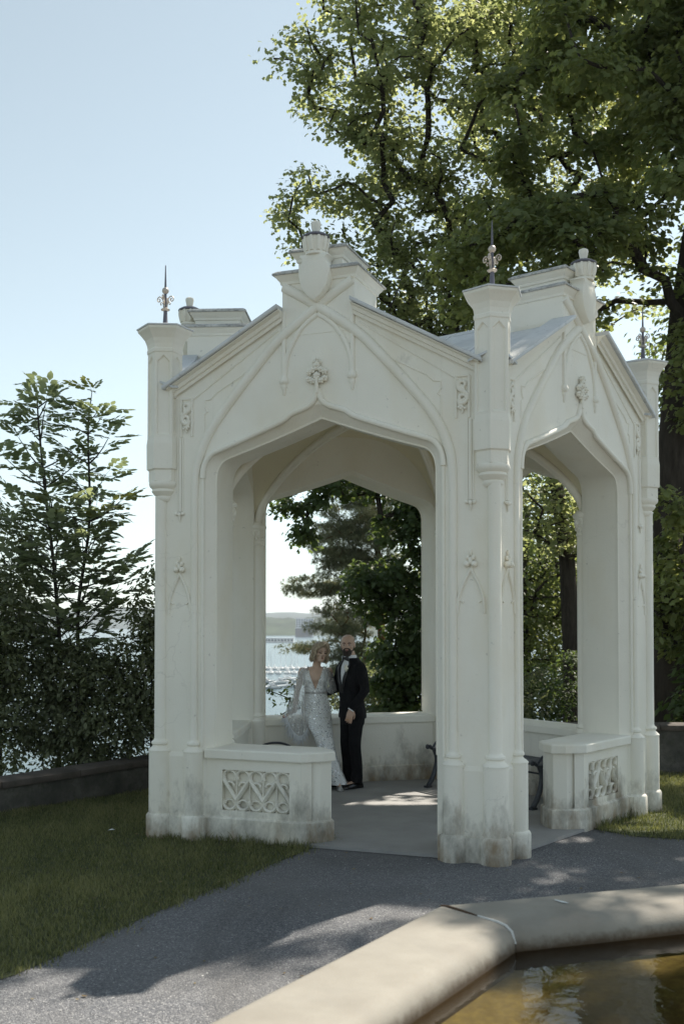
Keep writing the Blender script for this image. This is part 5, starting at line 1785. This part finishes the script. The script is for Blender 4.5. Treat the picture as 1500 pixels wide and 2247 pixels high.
M['patent'] = simple("patent_leather", (0.008, 0.008, 0.009), 0.08, var=0.1)
M['shirt'] = simple("white_shirt", (0.74, 0.75, 0.77), 0.8, var=0.04)
M['beard'] = simple("beard_hair", (0.035, 0.025, 0.019), 0.8, var=0.5, scale=140, bump=0.6)
M['lip_m'] = simple("lips_groom", (0.24, 0.10, 0.085), 0.5)
M['lip_f'] = simple("lips_bride", (0.30, 0.09, 0.085), 0.4)
M['eye'] = simple("dark_iris", (0.015, 0.011, 0.009), 0.2)
M['eyewhite'] = simple("eye_white", (0.55, 0.53, 0.50), 0.3, var=0.03)
M['gold'] = simple("gold_ring", (0.75, 0.52, 0.20), 0.25, 0.9)
M['rose'] = simple("white_rose", (0.74, 0.70, 0.60), 0.7)
M['sprig'] = simple("green_sprig", (0.07, 0.10, 0.04), 0.7)
M['nail'] = simple("wine_red_nails", (0.20, 0.02, 0.035), 0.3)
t = NT("blonde_hair")
n = t.noise(1.0, 5, 0.6, vec=None, stretch=(110, 110, 22), dist=0.7)
t.col(t.ramp(n, [(0.3, (0.12, 0.085, 0.052)), (0.52, (0.36, 0.285, 0.19)), (0.75, (0.70, 0.60, 0.45))]))
t.set(Roughness=0.45); t.bump(n, 0.9, 0.01)
M['hair'] = t.m
def sequin(name, base, alpha=None):
    t = NT(name)
    v = t.n("ShaderNodeTexVoronoi"); v.inputs["Scale"].default_value = 105
    t.l(t.geo.outputs["Position"], v.inputs["Vector"])
    sp = t.n("ShaderNodeSeparateColor"); t.l(v.outputs["Color"], sp.inputs[0])
    # beaded chevron lines
    w = t.n("ShaderNodeTexWave"); w.wave_type = 'BANDS'; w.bands_direction = 'DIAGONAL'; w.inputs["Scale"].default_value = 20; w.inputs["Distortion"].default_value = 1.5; w.inputs["Detail"].default_value = 2
    t.l(t.geo.outputs["Position"], w.inputs["Vector"])
    c = t.ramp(w.outputs["Fac"], [(0.25, tuple(x * 0.80 for x in base)), (0.75, base)])
    beads = t.ramp(sp.outputs[0], [(0.86, 0), (0.90, 1)])
    c = t.mix(beads, c, (0.90, 0.91, 0.92))
    t.col(c)
    t.l(t.math('MULTIPLY', beads, 0.75), t.p.inputs["Metallic"])
    t.l(t.math('SUBTRACT', 0.62, t.math('MULTIPLY', beads, 0.45)), t.p.inputs["Roughness"])
    nv = t.n("ShaderNodeVectorMath", operation='SUBTRACT'); t.l(v.outputs["Color"], nv.inputs[0]); nv.inputs[1].default_value = (.5, .5, .5)
    ns = t.n("ShaderNodeVectorMath", operation='SCALE'); t.l(nv.outputs[0], ns.inputs[0])
    t.l(t.math('MULTIPLY', beads, 1.1), ns.inputs[3])
    na = t.n("ShaderNodeVectorMath", operation='ADD'); t.l(t.geo.outputs["Normal"], na.inputs[0]); t.l(ns.outputs[0], na.inputs[1])
    nn = t.n("ShaderNodeVectorMath", operation='NORMALIZE'); t.l(na.outputs[0], nn.inputs[0])
    t.l(nn.outputs[0], t.p.inputs["Normal"])
    if alpha:
        t.p.inputs['Specular IOR Level'].default_value = 0.1
        w2 = t.n("ShaderNodeTexWave"); w2.wave_type = 'BANDS'; w2.bands_direction = 'X'; w2.inputs["Scale"].default_value = 22; w2.inputs["Distortion"].default_value = 3.0; w2.inputs["Detail Scale"].default_value = 0.6
        t.l(t.geo.outputs["Position"], w2.inputs["Vector"])
        a = t.math('MAXIMUM', t.math('ADD', alpha, t.math('MULTIPLY', w2.outputs["Fac"], 0.35)), beads)
        t.l(a, t.p.inputs["Alpha"])
    return t.m
M['gown'] = sequin("beaded_gown", (0.82, 0.825, 0.81))
M['cape'] = sequin("sheer_beaded_cape", (0.74, 0.74, 0.73), 0.40)
M['feather'] = simple("ostrich_fringe", (0.72, 0.73, 0.74), 0.9, var=0.06)
M['silver'] = simple("silver_shoe", (0.6, 0.6, 0.6), 0.3, 0.7)

# --- groom: local +x is his left, -y his front
GZ = R_(-58)
groom_loc = (0.105, 11.70, FL)
HM = Matrix.Translation((-.004, -.045, 1.462)) @ Matrix.Rotation(R_(50), 4, 'Z') @ Matrix.Rotation(R_(2), 4, 'X')
mb = MB()
head(mb, HM, 1.0)
mb.tube([(0, .0, 1.33), (0, -.008, 1.42), (-.002, -.03, 1.50)], [.070, .060, .058], 14)
body_loft(mb, [(.80, 0, .01, .145, .10), (.95, 0, .0, .135, .095), (1.05, 0, 0, .13, .09), (1.2, 0, 0, .155, .10), (1.31, 0, 0, .165, .09), (1.37, 0, .005, .10, .06)])
WL, WR = Vector((.200, -.135, .875)), Vector((-.40, -.165, 1.02))
limb(mb, [(.175, 0, 1.325), (.238, .02, 1.09), tuple(WL)], [.050, .040, .028])
limb(mb, [(-.185, 0, 1.325), (-.262, -.02, 1.08), tuple(WR)], [.050, .040, .028])
for s in (-1, 1):
    limb(mb, [(s * .085, .01, .82), (s * .088, -.005 + .01 * s, .46), (s * .088, .02, .10)], [.075, .052, .040])
    limb(mb, [(s * .088, .02, .07), (s * .092, -.10, .045)], [.035, .026])
hand(mb, WL, (-.10, -.16, -1), (.85, -.35, .05), -1, 1.0, 0.42, 0.08)
hand(mb, WR, (-.9, .25, -.1), (-.1, .3, 1), 1, 1.0, 0.35)
groom = obj("person", remesh("person", mb, 0.0058, 3, M['skin_m']), None, None, groom_loc, GZ)
tag(groom, "bald bearded man in a black tuxedo with white rose, standing beside the blonde woman", "person", "couple by the wall")
def hchild(nm, mbl, mat, parent, H, vox=None, s=1.0, sm=2):
    m2 = MB().add([H @ (Vector(v) * s) for v in mbl.v], mbl.f)
    me = remesh(nm, m2, vox, sm, mat) if vox else m2.mesh(nm, 60)
    return obj(nm, me, mat, parent)
b = MB()
body_loft(b, [(-.014, 0, -.052, .022, .022), (-.006, 0, -.052, .038, .038), (.012, 0, -.044, .0475, .0515), (.034, 0, -.031, .054, .0635), (.048, 0, -.024, .0572, .072), (.056, 0, -.022, .055, .070), (.060, 0, -.020, .045, .058)], 24, 2)
for s in (-1, 1):
    b.tube([(s * .060, -.016, .045), (s * .0655, -.010, .075), (s * .068, -.010, .10)], [.010, .007, .003], 8)
    b.tube([(0, -.093, .076), (s * .020, -.090, .073), (s * .038, -.074, .058)], [.007, .008, .009], 8)
hchild("beard", b, M['beard'], groom, HM, 0.0045, 1.0, 2)
b = MB(); b.sphere((0, -.0955, .057), (.017, .008, .0040), 10, 6); b.sphere((0, -.0945, .049), (.015, .009, .0045), 10, 6)
hchild("lips", b, M['lip_m'], groom, HM)
for s in (-1, 1):
    b = MB(); b.sphere((s * .030, -.0815, .114), (.0125, .0085, .0058), 12, 8)
    e = hchild("eye", b, M['eyewhite'], groom, HM)
    b = MB(); b.sphere((s * .030, -.0882, .114), (.0062, .003, .0055), 10, 6)
    i_ = hchild("iris", b, M['eye'], e, HM)
    b = MB(); b.tube([(s * .012, -.0945, .131), (s * .030, -.0945, .138), (s * .050, -.080, .132)], [.0035, .0048, .0025], 6)
    hchild("eyebrow", b, M['beard'], groom, HM)
# trousers
mb = MB()
body_loft(mb, [(.70, 0, .01, .172, .115), (.80, 0, .01, .172, .125), (.92, 0, .0, .158, .115), (1.0, 0, 0, .150, .108)])
for s in (-1, 1):
    P = catmull([(s * .085, .008, .78), (s * .088, -.004, .62), (s * .090, -.012, .46), (s * .090, .008, .28), (s * .090, .012, .12), (s * .090, .0, .055)], 4)
    rad = [.096, .092, .088, .084, .080, .077, .074, .072, .070, .069, .068, .068, .067, .067, .067, .067, .068, .069, .070, .071, .070]
    mb.tube(P, [r * .95 for r in rad[:len(P)]], 16)
    for k, z in enumerate((.10, .135)): mb.tube([(s * .09 + .062 * math.cos(a), .008 + .062 * math.sin(a), z + .012 * math.sin(2 * a + k)) for a in [q * math.pi / 6 for q in range(13)]], .009, 6)
obj("trousers", remesh("trousers", mb, 0.008, 4, M['tux']), None, groom)
# shirt, collar
mb = MB()
body_loft(mb, [(.94, 0, -.002, .146, .107), (1.02, 0, -.002, .144, .103), (1.2, 0, -.002, .165, .116), (1.31, 0, 0, .172, .102), (1.385, 0, .0, .125, .078), (1.42, 0, -.004, .074, .068)])
mb.lathe([(.066, 1.39), (.071, 1.42), (.069, 1.452), (.064, 1.462)], 24, (0, -.012))
obj("shirt", remesh("shirt", mb, 0.007, 3, M['shirt']), None, groom)
# jacket with V opening, sleeves
mb = MB()
gap = lambda z: 0.03 if z < 1.08 else 0.03 + 0.46 * min(1, (z - 1.08) / 0.31) ** 1.0
open_loft(mb, [(.765, 0, .012, .196, .136), (.85, 0, .010, .188, .131), (.95, 0, .0, .170, .120), (1.04, 0, -.002, .172, .120), (1.2, 0, -.002, .198, .134), (1.30, 0, 0, .204, .122), (1.365, 0, .004, .175, .098), (1.405, 0, .004, .110, .084), (1.43, 0, -.002, .088, .078)], gap, 0.022, 44, 3,
          lambda ph, z: 0.004 * math.sin(5 * ph + z * 9))
limb(mb, [(.170, .004, 1.335), (.196, .006, 1.30), (.224, .014, 1.19), (.242, .022, 1.08), (.226, -.05, .98), (.205, -.122, .895)], [.058, .062, .057, .052, .048, .044], 14)
limb(mb, [(-.178, .004, 1.335), (-.205, .0, 1.30), (-.245, -.01, 1.19), (-.272, -.025, 1.08), (-.33, -.10, 1.04), (-.392, -.158, 1.02)], [.062, .068, .062, .056, .050, .045], 14)
jk = obj("jacket", remesh("jacket", mb, 0.0085, 4, M['tux']), None, groom)
for s in (-1, 1):
    pts = []
    for z, rx, ry, cy in ((1.045, .176, .124, -.002), (1.12, .188, .132, -.002), (1.2, .202, .138, -.002), (1.30, .208, .126, 0), (1.36, .180, .104, .004), (1.405, .118, .090, .004)):
        g = gap(z) + 0.075
        pts.append((s * rx * math.sin(g), cy - ry * math.cos(g), z))
    L_ = MB(); L_.tube(catmull(pts, 4), [.012, .014, .017, .019, .021, .023, .025, .026, .027, .027, .026, .025, .023, .021, .018, .016, .014, .013, .012, .011, .010], 8, flat=0.35, up=(0, -1, 0.2))
    obj("lapel", L_.mesh("lapel", 60), M['satin'], jk)
obj("cuff", MB().tube([WL + Vector((.004, .012, .018)), WL + Vector((-.002, -.004, -.008))], [.036, .035], 14).mesh("cuff", 60), M['shirt'], groom)
bt = MB()
for s in (-1, 1):
    bt.loft([[(s * .004, -.098 - a, 1.425 + b_) for a, b_ in ((-.006, -.009), (.006, -.009), (.006, .009), (-.006, .009))], [(s * .056, -.082 - a, 1.425 + b_) for a, b_ in ((-.009, -.030), (.009, -.030), (.009, .030), (-.009, .030))]])
bt.sphere((0, -.102, 1.425), (.010, .010, .012), 10, 6)
me = bt.mesh("bow_tie", 40, bevel=0.002); fix_normals(me)
obj("bow_tie", me, M['satin'], groom)
# boutonniere on his left chest
bo = MB()
bc = Vector((.112, -.132, 1.325))
rs = random.Random(2)
for k in range(16):
    a = k * 2.4; r = .005 + .0016 * k
    bo.sphere(bc + Vector((r * math.cos(a), -.014 + r * .25, r * math.sin(a))), (.014, .008, .014), 8, 5)
f = obj("boutonniere", bo.mesh("boutonniere", 60), M['rose'], groom)
sp_ = MB()
for k in range(12):
    a = rs.uniform(0, 6.28); d = Vector((math.cos(a), -.15, math.sin(a) - .25)).normalized()
    p0 = bc + Vector((0, -.004, 0)); p1 = p0 + d * rs.uniform(.035, .06)
    sp_.tube([p0, p0.lerp(p1, .55), p1], [.0015, .007, .001], 5, flat=.3)
obj("sprig", sp_.mesh("sprig", 60), M['sprig'], f)
pk = MB().loft([[(.10, -.124, 1.225), (.135, -.112, 1.225), (.135, -.118, 1.226), (.10, -.130, 1.226)], [(.102, -.126, 1.243), (.133, -.114, 1.243), (.133, -.120, 1.243), (.102, -.132, 1.243)]]).mesh("pocket_square")
obj("ring", MB().lathe([(.0105, -.002), (.0118, -.002), (.0118, .002), (.0105, .002)], 14).mesh("ring", 60), M['gold'], groom, tuple(WL + Vector((-.016, -.030, -.108))))
bpy.data.meshes.remove(pk)
for s in (-1, 1):
    sh = MB()
    rows_ = [(.075, .030, .055), (.05, .036, .062), (.0, .040, .070), (-.06, .042, .060), (-.12, .045, .046), (-.17, .040, .036), (-.205, .026, .026), (-.218, .010, .014)]
    R = []
    for y, hw, h in rows_:
        R.append([(hw * math.cos(a), y, max(0.004, .008 + h * math.sin(a)) if math.sin(a) >= 0 else .003) for a in [math.pi * 2 * q / 16 for q in range(16)]])
    sh.loft(R[::-1])
    me = sh.mesh("shoe", 50); fix_normals(me)
    obj("shoe", me, M['patent'], groom, (s * .092, .02 - .012 * s, 0), R_(8 * s))

# --- bride: faces the camera, perched on the low wall
bride_loc = (-0.295, 11.86, FL)
BH_ = Matrix.Translation((.035, -.045, 1.385)) @ Matrix.Rotation(R_(24), 4, 'Z') @ Matrix.Rotation(R_(7), 4, 'Y') @ Matrix.Rotation(R_(7), 4, 'X')
BS = 0.94
mb = MB()
head(mb, BH_, BS)
mb.tube([(0.0, .012, 1.27), (.008, .004, 1.33), (.026, -.012, 1.42)], [.058, .046, .046], 14)
body_loft(mb, [(.78, 0, .03, .145, .11), (.90, 0, .02, .145, .105), (1.02, 0, .0, .112, .085), (1.12, 0, -.004, .118, .088), (1.19, 0, -.014, .130, .100), (1.26, 0, -.004, .135, .080), (1.305, 0, .006, .11, .055), (1.325, 0, .010, .06, .045)])
for s in (-1, 1):
    mb.sphere((s * .058, -.070, 1.175), (.050, .042, .050), 14, 10)
BWR = Vector((-.235, -.04, .825)); BWL = Vector((.10, .22, .98))
limb(mb, [(-.150, .008, 1.275), (-.205, .02, 1.06), tuple(BWR)], [.042, .033, .023])
limb(mb, [(.150, .008, 1.275), (.195, .13, 1.07), tuple(BWL)], [.042, .033, .023])
P1 = hand(mb, BWR, (-.95, -.25, -.32), (-.25, -.2, 1), 1, 0.88, 0.22, 0.30)
hand(mb, BWL, (-.8, .2, -.3), (.2, .8, .3), 1, 0.88, 0.4)
for s, kn, ft_ in ((-1, (.065, -.22, .50), (.12, -.27, .09)), (1, (.130, -.23, .50), (.245, -.285, .09))):
    limb(mb, [(s * .08, .0, .80), kn, ft_], [.075, .052, .034])
    limb(mb, [ft_, (ft_[0] + .02, ft_[1] - .09, .045)], [.030, .022])
bride = obj("person", remesh("person", mb, 0.0055, 3, M['skin_f']), None, None, bride_loc, 0)
tag(bride, "blonde woman in a silver beaded gown with sheer cape sleeves, perched on the low wall", "person", "couple by the wall")
for s in (-1, 1):
    b = MB(); b.sphere((s * .030, -.0825, .112), (.0145, .0085, .0036), 12, 8); b.tube([(s * .014, -.090, .110), (s * .03, -.0925, .1085), (s * .056, -.080, .113)], [.002, .0030, .0018], 6)
    hchild("eye", b, M['eye'], bride, BH_, None, BS)
    b = MB(); b.tube([(s * .012, -.0925, .131), (s * .030, -.0925, .138), (s * .050, -.078, .133)], [.0020, .0030, .0015], 6)
    hchild("eyebrow", b, M['beard'], bride, BH_, None, BS)
    b = MB(); b.sphere((s * .077, .004, .068), (.006, .006, .006), 8, 6)
    hchild("earring", b, M['silver'], bride, BH_, None, BS)
b = MB(); b.sphere((0, -.0925, .056), (.0165, .0065, .0038), 12, 6); b.sphere((0, -.0905, .0480), (.0145, .008, .0045), 12, 6)
hchild("lips", b, M['lip_f'], bride, BH_, None, BS)
# hair: wavy bob with side parting
b = MB()
body_loft(b, [(.075, 0, .040, .072, .062), (.11, 0, .030, .080, .078), (.15, 0, .020, .086, .092), (.185, 0, .018, .082, .095), (.215, 0, .014, .066, .078), (.236, 0, .012, .034, .042)], 24, 2)
rh = random.Random(8)
def lock(pts, r0, r1, n=10):
    c = catmull(pts, 4); b.tube(c, [r0 + (r1 - r0) * math.sin(math.pi * min(1, .15 + .85 * i / (len(c) - 1))) for i in range(len(c))], n)
for s in (-1, 1):
    for k in range(9):
        a = R_(-62 + k * 31) if s > 0 else R_(180 + 62 - k * 31)
        cx_, cy__ = math.cos(a), math.sin(a)
        if cy__ < -0.62: continue
        R0 = lambda q: (cx_ * .078 * q, .012 + cy__ * .090 * q)
        wv = rh.uniform(.92, 1.06)
        lock([(*R0(.80), .205), (*R0(1.04 * wv), .165), (*R0(1.14 * wv), .125), (*R0(1.03 * wv), .088), (*R0(1.27 * wv), .048), (*R0(1.30 * wv), .014), (*R0(1.06 * wv), -.014)], .010, .0215)
# fringe swept from the parting
lock([(.020, -.060, .222), (-.020, -.088, .205), (-.052, -.078, .175), (-.076, -.048, .140), (-.084, -.030, .100)], .012, .020)
lock([(.020, -.060, .222), (.045, -.080, .200), (.066, -.068, .170), (.082, -.052, .130), (.074, -.058, .095), (.090, -.048, .058), (.094, -.035, .02)], .012, .022)
lock([(.010, -.040, .232), (-.040, -.060, .215), (-.075, -.035, .180), (-.088, -.01, .14)], .014, .024)
lock([(.010, -.040, .232), (.050, -.055, .215), (.080, -.030, .175), (.092, -.01, .13)], .014, .024)
hchild("hair", b, M['hair'], bride, BH_, 0.0042, BS, 1)
sr = random.Random(5); stray = MB()
for k in range(150):
    a = sr.uniform(0, 6.283); z0 = sr.uniform(.10, .23)
    q = math.sqrt(max(0.05, 1 - ((z0 - .12) / .13) ** 2)) if z0 > .12 else 1
    if math.sin(a) < -.55 and z0 < .17: continue
    p = Vector((.086 * q * math.cos(a), .015 + .096 * q * math.sin(a), z0))
    pts = [p]
    for j in range(5):
        o_ = Vector((math.cos(a), math.sin(a), 0))
        p = p + Vector((0, 0, -.028)) + o_ * (.010 * math.sin(j * 1.9 + k) + .004) + Vector((sr.uniform(-.006, .006), sr.uniform(-.006, .006), 0))
        pts.append(p)
    stray.tube(catmull(pts, 3), 0.0014, 3)
hs_ = hchild("stray_hair", stray, M['hair'], bride, BH_, None, BS); hs_["kind"] = "stuff"
# gown: bodice with plunging V, then hip and flared skirt following the leg
mb = MB()
gg = lambda z: 0.012 if z < 1.07 else 0.012 + 0.58 * ((z - 1.07) / 0.215) ** 1.05
open_loft(mb, [(1.00, 0, .0, .126, .098), (1.05, 0, -.002, .126, .098), (1.12, 0, -.006, .128, .104), (1.175, 0, -.022, .138, .124), (1.215, 0, -.014, .142, .110), (1.25, 0, -.004, .142, .094), (1.285, .0, .004, .128, .074)], gg, 0.012, 40, 4)
rows_ = [(1.03, 0, .0, .122, .094), (.96, 0, .012, .140, .112), (.88, .004, .022, .160, .128), (.80, .008, .015, .166, .138), (.72, .035, -.045, .148, .132), (.62, .070, -.14, .124, .118), (.52, .102, -.215, .104, .106), (.42, .125, -.24, .098, .102), (.32, .145, -.245, .102, .106), (.22, .168, -.25, .114, .114), (.12, .192, -.255, .130, .124), (.05, .212, -.26, .144, .134)]
R = []
for (z, cx_, cy__, rx, ry) in interp(rows_, 5):
    fl = max(0, (.62 - z) / .6)
    R.append([(cx_ + (rx + fl * .016 * math.sin(7 * a + 2 * z)) * math.sin(a), cy__ - (ry + fl * .016 * math.sin(7 * a + 2 * z)) * math.cos(a), z) for a in [2 * math.pi * q / 56 for q in range(56)]])
mb.loft(R)
gown = obj("gown", remesh("gown", mb, 0.0075, 2, M['gown']), None, bride)
bl = MB(); bl.loft([ell(0, .0, .130, .102, z, 32) for z in (1.022, 1.048)])
obj("belt", bl.mesh("belt", 60), simple("belt_silver", (0.40, 0.39, 0.38), 0.4, 0.3, 0.3, 80), gown)
for s in (-1, 1):   # thin straps
    obj("strap", MB().tube(catmull([(s * .085, -.072, 1.25), (s * .092, -.045, 1.295), (s * .088, .0, 1.325), (s * .07, .05, 1.29)], 4), 0.005, 6).mesh("strap", 60), M['silver'], gown)
# cape sleeves: sheer cloth hanging from the shoulders, with feather hem
def cape(edge_top, edge_bot, nu, nv, depth, seed, bow):
    r = np.random.default_rng(seed)
    top = catmull(edge_top, 8); bot = catmull(edge_bot, 8)
    V = []
    for j in range(nv + 1):
        q = j / nv
        for i in range(nu + 1):
            f = i / nu
            a = top[min(len(top) - 1, int(round(f * (len(top) - 1))))]
            c = bot[min(len(bot) - 1, int(round(f * (len(bot) - 1))))]
            p = a.lerp(c, q)
            k = math.sin(f * 34 + 1.3 * math.sin(q * 3)) * depth * q ** .7
            V.append((p.x + bow * math.sin(q * math.pi) * (f - .5), p.y + k - .05 * math.sin(q * math.pi), p.z))
    F = [(j * (nu + 1) + i, j * (nu + 1) + i + 1, (j + 1) * (nu + 1) + i + 1, (j + 1) * (nu + 1) + i) for j in range(nv) for i in range(nu)]
    return V, F
def add_cape(top, bot, seed, bow, fringe):
    V, F = cape(top, bot, 64, 30, 0.014, seed, bow)
    th_ = [(x, y + .004, z) for x, y, z in V]
    m = MB().add(V, F)
    me = m.mesh("cape_sleeve", 80)
    c = obj("cape_sleeve", me, M['cape'], bride)
    if fringe:
        rr = random.Random(seed)
        fb = MB()
        row = V[-65:]
        for k in range(330):
            p = Vector(row[rr.randrange(len(row))])
            d = Vector((rr.uniform(-.55, .35), rr.uniform(-.4, .3), -1)).normalized()
            L = rr.uniform(.05, .14)
            fb.tube([p, p + d * L * .5, p + d * L + Vector((rr.uniform(-.02, .02), rr.uniform(-.015, .015), .012))], [.0040, .0032, .0008], 3)
        obj("feather_fringe", fb.mesh("feather_fringe"), M['feather'], c, kind="stuff")
    return c
# her right side: spread over the arm that leans on the wall
add_cape([(-.085, -.04, 1.305), (-.125, -.05, 1.315), (-.165, -.02, 1.30), (-.195, .02, 1.27)],
         [(-.085, -.13, .66), (-.13, -.15, .58), (-.19, -.17, .57), (-.25, -.16, .63), (-.295, -.13, .71), (-.325, -.09, .79), (-.35, -.02, .80)], 3, 0.05, True)
add_cape([(.070, -.03, 1.305), (.11, -.05, 1.315), (.155, -.02, 1.30), (.19, .03, 1.26)],
         [(.118, -.10, 1.08), (.15, -.115, 1.035), (.195, -.09, 1.03), (.235, -.02, 1.06)], 4, 0.0, False)
for k, (b_, L) in enumerate([(.028, .070), (.009, .078), (-.011, .072), (-.029, .056)]):
    d = Vector((-.95, -.25, -.32)).normalized()
    nrm = Vector((-.25, -.2, 1)); nrm = (nrm - d * d.dot(nrm)).normalized(); x = d.cross(nrm)
    tip = P1(.088, b_, -.002) + ((d + x * (.30 * (1.5 - k) / 1.5)).normalized() * .90 - nrm * .30) * (L * .88)
    obj("nail", MB().sphere((0, 0, 0), (.010, .007, .006), 8, 6).mesh("nail", 60), M['nail'], bride, tuple(tip))
for (x, y, rz) in ((.13, -.33, -12), (.265, -.345, 8)):
    sh = MB()
    R = []
    for yy, hw, h in [(.07, .016, .09), (.05, .026, .085), (.0, .030, .06), (-.06, .034, .035), (-.11, .036, .026), (-.15, .022, .018), (-.17, .006, .008)]:
        R.append([(hw * math.cos(a), yy, max(0.004, .006 + h * max(0, math.sin(a)))) for a in [2 * math.pi * q / 14 for q in range(14)]])
    sh.loft(R[::-1]); me = sh.mesh("shoe", 50); fix_normals(me)
    obj("shoe", me, M['silver'], bride, (x, y, 0), R_(rz))
